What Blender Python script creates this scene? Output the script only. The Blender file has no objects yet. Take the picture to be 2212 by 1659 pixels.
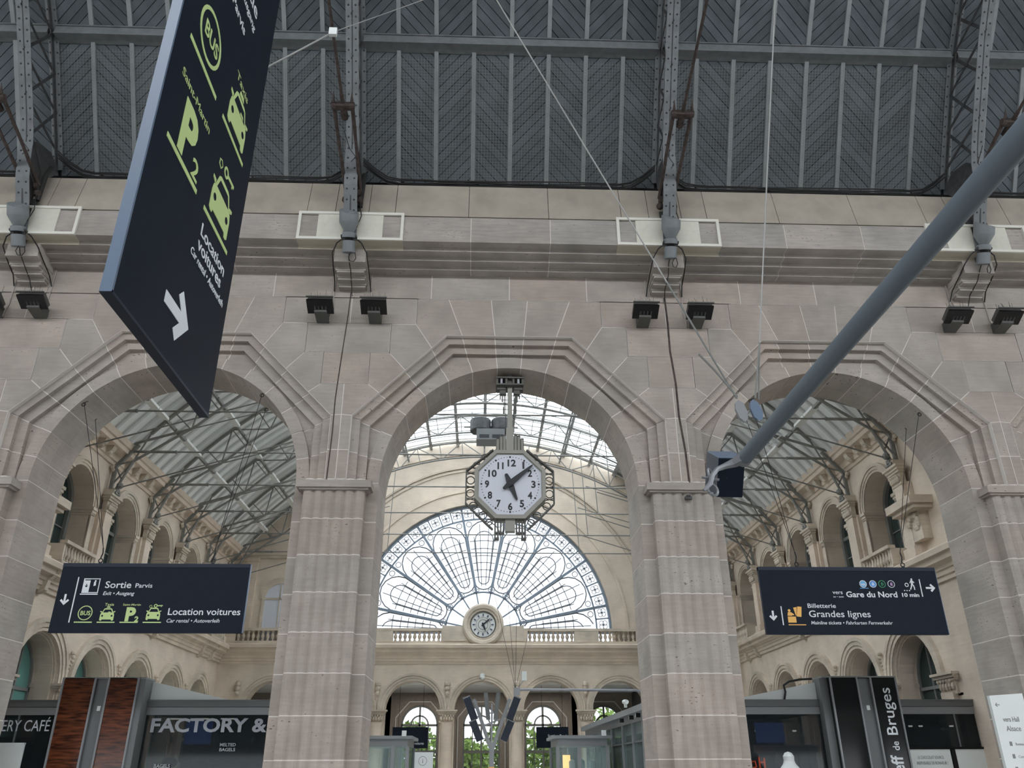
import bpy, bmesh, math, random
from math import sin, cos, tan, atan2, sqrt, pi, radians, degrees
from mathutils import Vector, Matrix
random.seed(7)
SC = bpy.context.scene
COL = SC.collection
# ---------------------------------------------------------------- camera, world, exposure
PITCH, YAW, ROLL = radians(25.4), radians(2.2), radians(0.2)
cam_data = bpy.data.cameras.new('camera')
cam_data.sensor_width = 36.0
cam_data.lens = 36.0 * 1745.0 / 2212.0
cam_data.clip_start, cam_data.clip_end = 0.05, 600
cam = bpy.data.objects.new('camera', cam_data)
COL.objects.link(cam)
fw = Vector((sin(YAW) * cos(PITCH), cos(YAW) * cos(PITCH), sin(PITCH)))
rt = Vector((cos(YAW), -sin(YAW), 0))
up = rt.cross(fw)
rt2, up2 = rt * cos(ROLL) - up * sin(ROLL), up * cos(ROLL) + rt * sin(ROLL)
cam.matrix_world = Matrix(((rt2.x, up2.x, -fw.x, 0), (rt2.y, up2.y, -fw.y, 0), (rt2.z, up2.z, -fw.z, 1.6), (0, 0, 0, 1)))
SC.camera = cam
world = bpy.data.worlds.new('sky'); SC.world = world; world.use_nodes = True
bg = world.node_tree.nodes['Background']
bg.inputs[0].default_value = (0.93, 0.96, 1.0, 1); bg.inputs[1].default_value = 8.0
SC.view_settings.view_transform = 'Standard'; SC.view_settings.look = 'None'
SC.view_settings.gamma = 1.0; SC.view_settings.use_curve_mapping = False
SC.view_settings.exposure = 0.2
try:
    SC.cycles.max_bounces = 8; SC.cycles.diffuse_bounces = 5; SC.cycles.transparent_max_bounces = 12
except Exception:
    pass
# ---------------------------------------------------------------- materials
def new_mat(name):
    m = bpy.data.materials.new(name); m.use_nodes = True
    return m, m.node_tree.nodes, m.node_tree.links, m.node_tree.nodes['Principled BSDF']
def plain(name, col, rough=0.6, metal=0.0, noise=0.0, scale=6.0, bump=0.0, emit=None, spec=None):
    m, N, L, B = new_mat(name)
    B.inputs['Base Color'].default_value = (*col, 1); B.inputs['Roughness'].default_value = rough
    B.inputs['Metallic'].default_value = metal
    if spec is not None: B.inputs['Specular IOR Level'].default_value = spec
    if noise or bump:
        tc = N.new('ShaderNodeTexCoord'); nz = N.new('ShaderNodeTexNoise')
        nz.inputs['Scale'].default_value = scale; nz.inputs['Detail'].default_value = 6
        L.new(tc.outputs['Object'], nz.inputs['Vector'])
        if noise:
            mx = N.new('ShaderNodeMix'); mx.data_type = 'RGBA'
            mx.inputs['A'].default_value = (*[c * (1 - noise) for c in col], 1)
            mx.inputs['B'].default_value = (*[min(1, c * (1 + noise)) for c in col], 1)
            rp = N.new('ShaderNodeMapRange'); rp.inputs[1].default_value = .3; rp.inputs[2].default_value = .7
            L.new(nz.outputs['Fac'], rp.inputs[0]); L.new(rp.outputs[0], mx.inputs['Factor']); L.new(mx.outputs['Result'], B.inputs['Base Color'])
        if bump:
            bp = N.new('ShaderNodeBump'); bp.inputs['Strength'].default_value = bump; bp.inputs['Distance'].default_value = .02
            L.new(nz.outputs['Fac'], bp.inputs['Height']); L.new(bp.outputs[0], B.inputs['Normal'])
    if emit:
        B.inputs['Emission Color'].default_value = (*emit[0], 1); B.inputs['Emission Strength'].default_value = emit[1]
    return m
def stone(name, col, pits=0.5, tint=0.12, pinks=0.06, vein=0.25, dirt=0.2):
    m, N, L, B = new_mat(name)
    B.inputs['Roughness'].default_value = .88; B.inputs['Specular IOR Level'].default_value = .2
    tc = N.new('ShaderNodeTexCoord'); oi = N.new('ShaderNodeObjectInfo')
    add = N.new('ShaderNodeVectorMath'); add.operation = 'MULTIPLY_ADD'
    add.inputs[1].default_value = (1, 1, 1)
    cv = N.new('ShaderNodeCombineXYZ'); mul = N.new('ShaderNodeMath'); mul.operation = 'MULTIPLY'; mul.inputs[1].default_value = 37.0
    L.new(oi.outputs['Random'], mul.inputs[0]); L.new(mul.outputs[0], cv.inputs[0]); L.new(mul.outputs[0], cv.inputs[2])
    L.new(tc.outputs['Object'], add.inputs[0]); L.new(cv.outputs[0], add.inputs[2])
    # broad mottling
    n1 = N.new('ShaderNodeTexNoise'); n1.inputs['Scale'].default_value = 1.1; n1.inputs['Detail'].default_value = 5; L.new(add.outputs[0], n1.inputs['Vector'])
    # bedding veins: stretched horizontally
    mp = N.new('ShaderNodeMapping'); mp.inputs['Scale'].default_value = (1.6, 1.6, 15); L.new(add.outputs[0], mp.inputs['Vector'])
    n2 = N.new('ShaderNodeTexNoise'); n2.inputs['Scale'].default_value = 1.0; n2.inputs['Detail'].default_value = 5; L.new(mp.outputs[0], n2.inputs['Vector'])
    # pits
    mp2 = N.new('ShaderNodeMapping'); mp2.inputs['Scale'].default_value = (7, 7, 20); L.new(add.outputs[0], mp2.inputs['Vector'])
    n3 = N.new('ShaderNodeTexNoise'); n3.inputs['Scale'].default_value = 1.6; n3.inputs['Detail'].default_value = 3; L.new(mp2.outputs[0], n3.inputs['Vector'])
    nm = N.new('ShaderNodeMath'); nm.operation = 'MULTIPLY_ADD'; nm.inputs[1].default_value = .35; L.new(n1.outputs['Fac'], nm.inputs[0]); L.new(n3.outputs['Fac'], nm.inputs[2])
    pr = N.new('ShaderNodeMapRange'); pr.inputs[1].default_value = .865; pr.inputs[2].default_value = .93; L.new(nm.outputs[0], pr.inputs[0])
    # base colour by object random
    hs = N.new('ShaderNodeMapRange'); hs.inputs[3].default_value = 1 - tint; hs.inputs[4].default_value = 1 + tint * .7; L.new(oi.outputs['Random'], hs.inputs[0])
    r2 = N.new('ShaderNodeMath'); r2.operation = 'FRACT'; r2m = N.new('ShaderNodeMath'); r2m.operation = 'MULTIPLY'; r2m.inputs[1].default_value = 17.3
    L.new(oi.outputs['Random'], r2m.inputs[0]); L.new(r2m.outputs[0], r2.inputs[0])
    cA = N.new('ShaderNodeMix'); cA.data_type = 'RGBA'
    cA.inputs['A'].default_value = (*col, 1); cA.inputs['B'].default_value = (col[0] * (1 + pinks), col[1] * (1 - pinks), col[2] * (1 - 1.6 * pinks), 1)
    L.new(r2.outputs[0], cA.inputs['Factor'])
    v1 = N.new('ShaderNodeMapRange'); v1.inputs[1].default_value = .25; v1.inputs[2].default_value = .75; v1.inputs[3].default_value = 1 - vein; v1.inputs[4].default_value = 1 + vein * .5
    L.new(n2.outputs['Fac'], v1.inputs[0])
    v2 = N.new('ShaderNodeMapRange'); v2.inputs[1].default_value = .3; v2.inputs[2].default_value = .7; v2.inputs[3].default_value = 1 - dirt; v2.inputs[4].default_value = 1 + dirt * .4
    L.new(n1.outputs['Fac'], v2.inputs[0])
    m1 = N.new('ShaderNodeMath'); m1.operation = 'MULTIPLY'; L.new(v1.outputs[0], m1.inputs[0]); L.new(v2.outputs[0], m1.inputs[1])
    m2 = N.new('ShaderNodeMath'); m2.operation = 'MULTIPLY'; L.new(m1.outputs[0], m2.inputs[0]); L.new(hs.outputs[0], m2.inputs[1])
    sc = N.new('ShaderNodeVectorMath'); sc.operation = 'SCALE'; L.new(cA.outputs['Result'], sc.inputs[0]); L.new(m2.outputs[0], sc.inputs['Scale'])
    pm = N.new('ShaderNodeMath'); pm.operation = 'MULTIPLY'; pm.inputs[1].default_value = pits; L.new(pr.outputs[0], pm.inputs[0])
    fx = N.new('ShaderNodeMix'); fx.data_type = 'RGBA'; fx.inputs['B'].default_value = (.07, .06, .055, 1)
    L.new(pm.outputs[0], fx.inputs['Factor']); L.new(sc.outputs[0], fx.inputs['A']); L.new(fx.outputs['Result'], B.inputs['Base Color'])
    bp = N.new('ShaderNodeBump'); bp.inputs['Strength'].default_value = .25; bp.inputs['Distance'].default_value = .02; L.new(n2.outputs['Fac'], bp.inputs['Height']); L.new(bp.outputs[0], B.inputs['Normal'])
    return m
def wood_boards(name, col):
    m, N, L, B = new_mat(name); B.inputs['Roughness'].default_value = .8; B.inputs['Specular IOR Level'].default_value = .25
    tc = N.new('ShaderNodeTexCoord'); oi = N.new('ShaderNodeObjectInfo')
    n = N.new('ShaderNodeTexNoise'); n.inputs['Scale'].default_value = 1.3; n.inputs['Detail'].default_value = 8; L.new(tc.outputs['Object'], n.inputs['Vector'])
    a = N.new('ShaderNodeMapRange'); a.inputs[1].default_value = .3; a.inputs[2].default_value = .72; a.inputs[3].default_value = .72; a.inputs[4].default_value = 1.2; L.new(n.outputs['Fac'], a.inputs[0])
    b = N.new('ShaderNodeMapRange'); b.inputs[3].default_value = .82; b.inputs[4].default_value = 1.12; L.new(oi.outputs['Random'], b.inputs[0])
    mu = N.new('ShaderNodeMath'); mu.operation = 'MULTIPLY'; L.new(a.outputs[0], mu.inputs[0]); L.new(b.outputs[0], mu.inputs[1])
    s = N.new('ShaderNodeVectorMath'); s.operation = 'SCALE'; s.inputs[0].default_value = col; L.new(mu.outputs[0], s.inputs['Scale']); L.new(s.outputs[0], B.inputs['Base Color'])
    return m
def glass(name, tintc, mixf=0.25, rough=0.05, trans=(1, 1, 1)):
    m = bpy.data.materials.new(name); m.use_nodes = True; N = m.node_tree.nodes; L = m.node_tree.links; N.clear()
    o = N.new('ShaderNodeOutputMaterial'); mx = N.new('ShaderNodeMixShader'); t = N.new('ShaderNodeBsdfTransparent'); g = N.new('ShaderNodeBsdfGlossy'); d = N.new('ShaderNodeBsdfDiffuse'); m2 = N.new('ShaderNodeMixShader')
    t.inputs[0].default_value = (*trans, 1); g.inputs['Roughness'].default_value = rough; g.inputs[0].default_value = (.22, .24, .25, 1); d.inputs[0].default_value = (*tintc, 1)
    fr = N.new('ShaderNodeFresnel'); fr.inputs[0].default_value = 1.45
    L.new(fr.outputs[0], m2.inputs[0]); L.new(d.outputs[0], m2.inputs[1]); L.new(g.outputs[0], m2.inputs[2])
    mx.inputs[0].default_value = mixf; L.new(t.outputs[0], mx.inputs[1]); L.new(m2.outputs[0], mx.inputs[2]); L.new(mx.outputs[0], o.inputs[0])
    return m
M = {}
M['stone'] = stone('pinkish_limestone', (.425, .394, .353), pits=.95, tint=.07, pinks=.04, vein=.10)
M['stone_up'] = stone('grey_travertine', (.43, .408, .378), pits=.7, tint=.04, pinks=.02, vein=.16)
M['mortar'] = plain('pale_mortar', (.72, .69, .65), .9)
M['warm'] = stone('warm_limestone', (.69, .60, .495), pits=.25, tint=.04, pinks=.02, vein=.06, dirt=.16)
M['warm2'] = stone('warm_limestone_carved', (.63, .56, .46), pits=.35, tint=.04, pinks=.02, vein=.10, dirt=.28)
M['plaster'] = plain('beige_render', (.40, .36, .30), .9, noise=.12, scale=1.5)
M['iron'] = plain('dark_riveted_iron', (.055, .056, .058), .6, noise=.3, scale=5)
M['ironlite'] = plain('grey_painted_iron', (.17, .185, .195), .55, noise=.15, scale=4)
M['rust'] = plain('rusty_iron', (.06, .045, .04), .8, noise=.4, scale=8)
M['wood'] = wood_boards('grey_painted_boards', (.108, .127, .140))
M['batten'] = plain('grey_painted_batten', (.25, .275, .28), .7, noise=.1, scale=3)
M['black'] = plain('black_gap', (.012, .012, .013), .9)
M['cream'] = plain('cream_panel', (.66, .65, .56), .5, noise=.05)
M['creamframe'] = plain('cream_frame', (.74, .73, .66), .5)
M['creambeige'] = plain('beige_drip_panel', (.52, .48, .39), .6)
M['lamp'] = plain('grey_lamp_housing', (.20, .22, .235), .5, noise=.05)
M['flood'] = plain('floodlight_grey', (.085, .088, .082), .6, noise=.1)
M['floodglass'] = plain('floodlight_glass', (.01, .01, .011), .15)
M['cable'] = plain('black_cable', (.02, .02, .02), .7)
M['wire'] = plain('steel_wire', (.34, .34, .33), .5)
M['navy'] = plain('navy_sign_face', (.008, .013, .024), .5, noise=.06, spec=.15)
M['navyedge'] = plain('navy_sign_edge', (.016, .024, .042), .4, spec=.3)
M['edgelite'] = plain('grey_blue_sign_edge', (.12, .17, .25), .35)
M['white'] = plain('white_lettering', (.72, .76, .80), .6)
M['green'] = plain('lime_green_symbol', (.30, .46, .12), .6)
M['greenl'] = plain('pale_green_symbol', (.52, .66, .28), .6)
M['orange'] = plain('orange_symbol', (.86, .48, .13), .6)
M['blue'] = plain('blue_line_symbol', (.10, .32, .75), .6)
M['ltblue'] = plain('light_blue_symbol', (.15, .45, .75), .6)
M['greend'] = plain('green_line_symbol', (.05, .35, .15), .6)
M['purple'] = plain('pink_line_symbol', (.65, .40, .70), .6)
M['pole'] = plain('blue_grey_pole', (.13, .16, .19), .5, spec=.3)
M['steel'] = plain('worn_steel', (.27, .28, .30), .45, metal=.5)
M['clock'] = plain('olive_grey_clock_metal', (.30, .295, .26), .55)
M['clockdk'] = plain('dark_clock_iron', (.10, .10, .09), .6)
M['dial'] = plain('pale_dial', (.62, .65, .72), .5)
M['ink'] = plain('black_numerals', (.008, .010, .016), .5)
M['vault'] = plain('light_grey_vault_boards', (.80, .81, .79), .7, noise=.06, scale=.8)
M['vaultdk'] = plain('grey_vault_seam', (.60, .61, .60), .7)
M['truss'] = plain('olive_grey_truss', (.20, .20, .185), .6, noise=.15)
M['trusslite'] = plain('light_truss', (.34, .35, .35), .6)
M['whitebox'] = plain('white_cable_box', (.74, .75, .72), .6)
M['skyglass'] = glass('frosted_roof_glass', (.85, .9, .95), .10, trans=(.75, .77, .78))
M['fanglass'] = glass('clear_fan_glass', (.9, .93, .95), .05, trans=(.46, .47, .48))
M['fanbar'] = plain('blue_grey_glazing_bar', (.20, .25, .31), .5)
M['fanbar2'] = plain('thin_glazing_bar', (.22, .23, .25), .6)
M['tealglass'] = glass('teal_window_glass', (.18, .38, .34), .93)
M['darkglass'] = glass('dark_window_glass', (.05, .07, .065), .95)
M['shopglass'] = glass('shop_glass', (.02, .025, .028), .72)
M['clrglass'] = glass('clear_glass', (.5, .6, .6), .25, trans=(.85, .93, .92))
M['frame'] = plain('grey_window_frame', (.20, .21, .20), .5)
M['kgrey'] = plain('kiosk_grey_metal', (.13, .14, .14), .45)
M['kgrey2'] = plain('kiosk_light_metal', (.24, .25, .26), .4)
M['kdark'] = plain('kiosk_dark_panel', (.015, .016, .016), .12, spec=.12)
M['kwhite'] = plain('white_panel', (.70, .74, .73), .5)
M['olive'] = plain('olive_dark_interior', (.07, .07, .055), .6)
M['screen'] = plain('blue_screen', (.03, .08, .25), .3, emit=((.05, .12, .4), .7))
M['warmlamp'] = plain('warm_shop_light', (.9, .5, .2), .5, emit=((1, .45, .15), 2.5))
M['whitelamp'] = plain('white_downlight', (.9, .9, .9), .5, emit=((1, 1, .95), 2.0))
M['neon'] = plain('orange_neon', (.9, .2, .05), .5, emit=((1, .13, .03), 2.2))
M['leaf'] = plain('tree_leaves', (.20, .32, .06), .8, noise=.5, scale=9, bump=.3)
M['bark'] = plain('tree_bark', (.12, .09, .06), .9)
M['hallfloor'] = plain('hall_floor', (.62, .6, .56), .5)
M['floor'] = plain('station_floor', (.27, .255, .235), .5, noise=.08, scale=1)
M['brownwall'] = plain('brown_vestibule_wall', (.30, .265, .225), .8, noise=.1)
M['ceilwhite'] = plain('pale_ceiling', (.75, .75, .72), .8)
# brown timber-print shop pillar
def timber():
    m, N, L, B = new_mat('glossy_timber_print'); B.inputs['Roughness'].default_value = .16; B.inputs['Specular IOR Level'].default_value = .2
    tc = N.new('ShaderNodeTexCoord'); mp = N.new('ShaderNodeMapping'); mp.inputs['Scale'].default_value = (1.2, 1.2, 9); L.new(tc.outputs['Object'], mp.inputs[0])
    n = N.new('ShaderNodeTexNoise'); n.inputs['Scale'].default_value = 2; n.inputs['Detail'].default_value = 6; L.new(mp.outputs[0], n.inputs['Vector'])
    cr = N.new('ShaderNodeValToRGB'); cr.color_ramp.elements[0].position = .35; cr.color_ramp.elements[0].color = (.03, .010, .006, 1); cr.color_ramp.elements[1].position = .7; cr.color_ramp.elements[1].color = (.17, .05, .02, 1)
    L.new(n.outputs['Fac'], cr.inputs[0]); L.new(cr.outputs[0], B.inputs['Base Color'])
    return m
M['timber'] = timber()
# ---------------------------------------------------------------- mesh helpers
class MB:
    def __init__(s): s.v = []; s.f = []
    def add(s, vs, fs):
        n = len(s.v); s.v += [tuple(p) for p in vs]; s.f += [tuple(i + n for i in f) for f in fs]; return s
    def prism(s, pts, vec):
        n = len(pts); vec = Vector(vec); a = [Vector(p) for p in pts]
        return s.add(a + [p + vec for p in a], [tuple(range(n)), tuple(range(2 * n - 1, n - 1, -1))] + [(i, (i + 1) % n, n + (i + 1) % n, n + i) for i in range(n)])
    def box(s, c, d, rz=0):
        hx, hy, hz = d[0] / 2, d[1] / 2, d[2] / 2; cs, sn = cos(rz), sin(rz); P = []
        for z in (-hz, hz):
            for x, y in ((-hx, -hy), (hx, -hy), (hx, hy), (-hx, hy)): P.append((c[0] + x * cs - y * sn, c[1] + x * sn + y * cs, c[2] + z))
        return s.add(P, [(3, 2, 1, 0), (4, 5, 6, 7), (0, 1, 5, 4), (1, 2, 6, 5), (2, 3, 7, 6), (3, 0, 4, 7)])
    def b2(s, lo, hi): return s.box([(a + b) / 2 for a, b in zip(lo, hi)], [abs(b - a) for a, b in zip(lo, hi)])
    def obox(s, o, a, b, c):
        o, a, b, c = Vector(o), Vector(a), Vector(b), Vector(c)
        return s.add([o, o + a, o + a + b, o + b, o + c, o + a + c, o + a + b + c, o + b + c], [(3, 2, 1, 0), (4, 5, 6, 7), (0, 1, 5, 4), (1, 2, 6, 5), (2, 3, 7, 6), (3, 0, 4, 7)])
    def bar(s, p, q, w, h=None, side=None):
        h = h or w; p, q = Vector(p), Vector(q); d = (q - p)
        if d.length < 1e-6: return s
        d.normalize(); sd = Vector(side) if side else (Vector((0, 0, 1)) if abs(d.z) < .9 else Vector((1, 0, 0)))
        x = d.cross(sd)
        if x.length < 1e-4: x = d.cross(Vector((0, 1, 0)))
        x.normalize(); y = x.cross(d).normalized()
        return s.obox(p - x * w / 2 - y * h / 2, x * w, y * h, q - p)
    def tube(s, pts, r, n=8, closed=False, caps=True):
        pts = [Vector(p) for p in pts]; K = len(pts); rings = []
        t0 = (pts[1] - pts[0]).normalized(); ref = Vector((0, 0, 1)) if abs(t0.z) < .9 else Vector((1, 0, 0)); base = len(s.v); V = []
        x = t0.cross(ref).normalized()
        for i, p in enumerate(pts):
            if closed: t = (pts[(i + 1) % K] - pts[i - 1]).normalized()
            else: t = (pts[min(i + 1, K - 1)] - pts[max(i - 1, 0)]).normalized()
            x = (x - t * x.dot(t))
            if x.length < 1e-5: x = t.orthogonal()
            x.normalize(); y = t.cross(x); rr = r[i] if isinstance(r, (list, tuple)) else r
            for k in range(n): a = 2 * pi * k / n; V.append(p + x * cos(a) * rr + y * sin(a) * rr)
        F = []
        for i in range(K if closed else K - 1):
            j = (i + 1) % K
            for k in range(n): F.append((i * n + k, i * n + (k + 1) % n, j * n + (k + 1) % n, j * n + k))
        if caps and not closed: F += [tuple(range(n - 1, -1, -1)), tuple((K - 1) * n + k for k in range(n))]
        return s.add(V, F)
    def circle(s, c, R, r, ax=(0, 1, 0), n=20, m=5):
        ax = Vector(ax).normalized(); u = ax.orthogonal().normalized(); v = ax.cross(u); c = Vector(c)
        return s.tube([c + (u * cos(2 * pi * i / n) + v * sin(2 * pi * i / n)) * R for i in range(n)], r, m, closed=True)
    def lathe(s, c, prof, n=14, ax=(0, 0, 1)):
        ax = Vector(ax).normalized(); u = ax.orthogonal().normalized(); v = ax.cross(u); c = Vector(c); V = []; K = len(prof)
        for r, z in prof:
            for k in range(n): a = 2 * pi * k / n; V.append(c + ax * z + (u * cos(a) + v * sin(a)) * r)
        F = [(i * n + k, i * n + (k + 1) % n, (i + 1) * n + (k + 1) % n, (i + 1) * n + k) for i in range(K - 1) for k in range(n)]
        F += [tuple(range(n - 1, -1, -1)), tuple((K - 1) * n + k for k in range(n))]
        return s.add(V, F)
    def sph(s, c, r, n=8, m=5, sc=(1, 1, 1)):
        V = []; F = []
        for i in range(m + 1):
            t = pi * i / m
            for k in range(n): a = 2 * pi * k / n; V.append((c[0] + r * sc[0] * sin(t) * cos(a), c[1] + r * sc[1] * sin(t) * sin(a), c[2] + r * sc[2] * cos(t)))
        for i in range(m):
            for k in range(n): F.append((i * n + k, i * n + (k + 1) % n, (i + 1) * n + (k + 1) % n, (i + 1) * n + k))
        return s.add(V, F)
    def sweep(s, prof, u0, u1, fr):       # profile (v, w) extruded along u through frame fr(u, v, w)
        n = len(prof); return s.add([fr(u0, *p) for p in prof] + [fr(u1, *p) for p in prof], [tuple(range(n)), tuple(range(2 * n - 1, n - 1, -1))] + [(i, (i + 1) % n, n + (i + 1) % n, n + i) for i in range(n)])
    def poly(s, pts, fr, w0, w1):         # (u, v) outline extruded w0..w1 through frame fr
        n = len(pts); return s.add([fr(u, v, w0) for u, v in pts] + [fr(u, v, w1) for u, v in pts], [tuple(range(n)), tuple(range(2 * n - 1, n - 1, -1))] + [(i, (i + 1) % n, n + (i + 1) % n, n + i) for i in range(n)])
    def mesh(s, name, mat, off=None, smooth=False):
        me = bpy.data.meshes.new(name)
        vs = s.v if off is None else [(a - off[0], b - off[1], c - off[2]) for a, b, c in s.v]
        me.from_pydata(vs, [], s.f)
        bm = bmesh.new(); bm.from_mesh(me); bmesh.ops.recalc_face_normals(bm, faces=bm.faces); bm.to_mesh(me); bm.free()
        if smooth:
            me.shade_smooth()
            try: me.set_sharp_from_angle(angle=radians(25))
            except Exception: pass
        me.materials.append(mat if not isinstance(mat, str) else M[mat]); return me
def wloc(o):
    p = Vector(o.location); q = o.parent
    while q: p = p + Vector(q.location); q = q.parent
    return p
def put(name, me, parent=None, loc=(0, 0, 0), kind=None, label=None):
    o = bpy.data.objects.new(name, me); COL.objects.link(o); o.location = loc
    if parent: o.parent = parent
    if kind: o['kind'] = kind
    if label: o['label'] = label
    return o
def part(name, mb, mat, parent, kind=None, label=None, smooth=False):   # mb in world coordinates
    off = wloc(parent)
    return put(name, mb.mesh(name, mat, off if off.length > 0 else None, smooth), parent, kind=kind, label=label)
def struct(name, mb, mat, smooth=False): return put(name, mb.mesh(name, mat, None, smooth), kind='structure')
def tag(o, label, cat, group=None):
    o['label'] = label; o['category'] = cat
    if group: o['group'] = group
    return o
def thing(name, label, cat, loc, group=None):
    o = bpy.data.objects.new(name, None); COL.objects.link(o); o.location = loc; o.empty_display_size = .2
    return tag(o, label, cat, group)
def solo(name, mb, mat, label, cat, group=None, loc=None, smooth=False):
    if loc is None: loc = mb.v[0]
    o = put(name, mb.mesh(name, mat, loc, smooth), loc=loc); return tag(o, label, cat, group)
def dup(root, loc, label, group=None):
    r = root.copy(); COL.objects.link(r); r.location = loc; r['label'] = label
    if group: r['group'] = group
    for ch in list(root.children):
        c = ch.copy(); COL.objects.link(c); c.parent = r
        for g in ch.children:
            d = g.copy(); COL.objects.link(d); d.parent = c
    return r
def text(s, size, origin, xd, yd, mat, parent, bold=0, shear=0, width=None, align='LEFT', name='lettering', depth=.002):
    cu = bpy.data.curves.new('t', 'FONT'); cu.body = s; cu.size = size; cu.extrude = depth; cu.offset = bold * size; cu.shear = shear; cu.align_x = align; cu.resolution_u = 3
    ob = bpy.data.objects.new('t', cu); me = bpy.data.meshes.new_from_object(ob); bpy.data.objects.remove(ob)
    xs = [v.co.x for v in me.vertices]
    k = 1.0
    if width and xs: k = width / (max(xs) - min(xs))
    xd, yd = Vector(xd).normalized(), Vector(yd).normalized(); zd = xd.cross(yd); o = Vector(origin) - (wloc(parent) if parent else Vector((0, 0, 0)))
    for v in me.vertices: x, y, z = v.co; v.co = o + xd * x * k + yd * y + zd * z
    me.materials.clear(); me.materials.append(M[mat])
    return put(name, me, parent)
def inset(poly, g):
    n = len(poly); A = sum(poly[i][0] * poly[(i + 1) % n][1] - poly[(i + 1) % n][0] * poly[i][1] for i in range(n))
    if A < 0: poly = poly[::-1]
    out = []
    for i in range(n):
        p0, p1, p2 = Vector(poly[i - 1]), Vector(poly[i]), Vector(poly[(i + 1) % n])
        e1 = (p1 - p0).normalized(); e2 = (p2 - p1).normalized(); n1 = Vector((-e1.y, e1.x)); n2 = Vector((-e2.y, e2.x))
        b = n1 + n2; den = 1 + n1.dot(n2)
        out.append(tuple(p1 + b * (g / max(den, .3))))
    return out
def clip(poly, a, b, c):                   # keep a*x + b*y <= c
    out = []
    for i in range(len(poly)):
        p, q = poly[i - 1], poly[i]; dp, dq = a * p[0] + b * p[1] - c, a * q[0] + b * q[1] - c
        if (dp <= 0) != (dq <= 0): t = dp / (dp - dq); out.append((p[0] + (q[0] - p[0]) * t, p[1] + (q[1] - p[1]) * t))
        if dq <= 0: out.append(q)
    return out
# ================================================================ FLOOR
floor = struct('floor', MB().b2((-70, -40, -.2), (70, 22, 0)), 'floor')
struct('floor', MB().b2((-16, 22, -.2), (16, 51, 0)), 'hallfloor')
struct('floor', MB().b2((-70, 51, -.25), (70, 90, -.05)), 'floor')
# ================================================================ FRONT ARCADE WALL (facade plane y = 20)
ZC, RI, R2 = 8.34, 3.42, 3.75
AX = (-12.8, -3.8, 5.2, 14.2)              # pier axes
BAYS = (-8.3, .7, 9.7)
def octr(th, H, hw, sx, sz):
    s, c = abs(sin(th)), cos(th); d = Vector((sx - hw, sz - H)).normalized(); nx, nz = -d.y, d.x
    D = hw * nx + H * nz
    r = 1e9
    if c > 1e-6: r = min(r, H / c)
    if s > 1e-6: r = min(r, sx / s)
    return min(r, D / (s * nx + c * nz))
O1 = lambda t: octr(t, 4.25, 1.78, 4.22, 1.78)
O2 = lambda t: octr(t, 4.045, 1.69, 4.0, 1.71)
O3 = lambda t: octr(t, 3.815, 1.58, 3.76, 1.59)
C2 = lambda t: R2
CI = lambda t: RI
def band(fo, fi, a, b, g=0.0, ri=0.0):
    ts = sorted(set([a, b] + [a + (b - a) * i / 4 for i in range(5)] + [s * t for s in (1, -1) for t in [atan2(1.78, 4.25), atan2(4.22, 1.78), atan2(1.69, 4.045), atan2(4.0, 1.71), atan2(1.58, 3.815), atan2(3.76, 1.59)] if a < s * t < b]))
    def P(f, t, e):
        r = f(t) + (ri if f is fi else 0); sh = g if t == a else (-g if t == b else 0)
        return (r * sin(t) + sh * cos(t), ZC + r * cos(t) - sh * sin(t))
    return [P(fo, t, 0) for t in ts] + [P(fi, t, 0) for t in reversed(ts)]
TH = [radians(x) for x in (5.5, 17.4, 29.4, 42.4, 55.3, 67.1, 79.3, 90)]
z = ZC
OUT = [  # outer cells, right hand side, (dx, z)
    [(-.52, 13.77), (.52, 13.77), (.41, 12.59), (-.41, 12.59)],
    [(.52, 13.77), (1.74, 13.77), (1.33, 12.59), (.41, 12.59)],
    [(1.74, 13.77), (2.64, 13.77), (2.64, 12.93), (2.17, 12.22), (1.78, 12.59), (1.33, 12.59)],
    [(2.64, 12.93), (3.34, 12.93), (3.34, 12.02), (2.73, 11.33 + .35), (2.17, 12.22)],
    [(3.34, 12.02), (3.87, 12.02), (3.87, 11.06), (3.31, 11.06 - .42), (2.73, 11.68)],
    [(3.87, 11.06), (4.5, 11.06), (4.5, 10.15), (4.22, 10.12), (3.31, 10.64)],
    [(4.22, 10.12), (4.5, 10.15), (4.5, 9.14), (4.22, 9.14)],
    [(4.22, 9.14), (4.5, 9.14), (4.5, ZC), (4.22, ZC)]]
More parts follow.
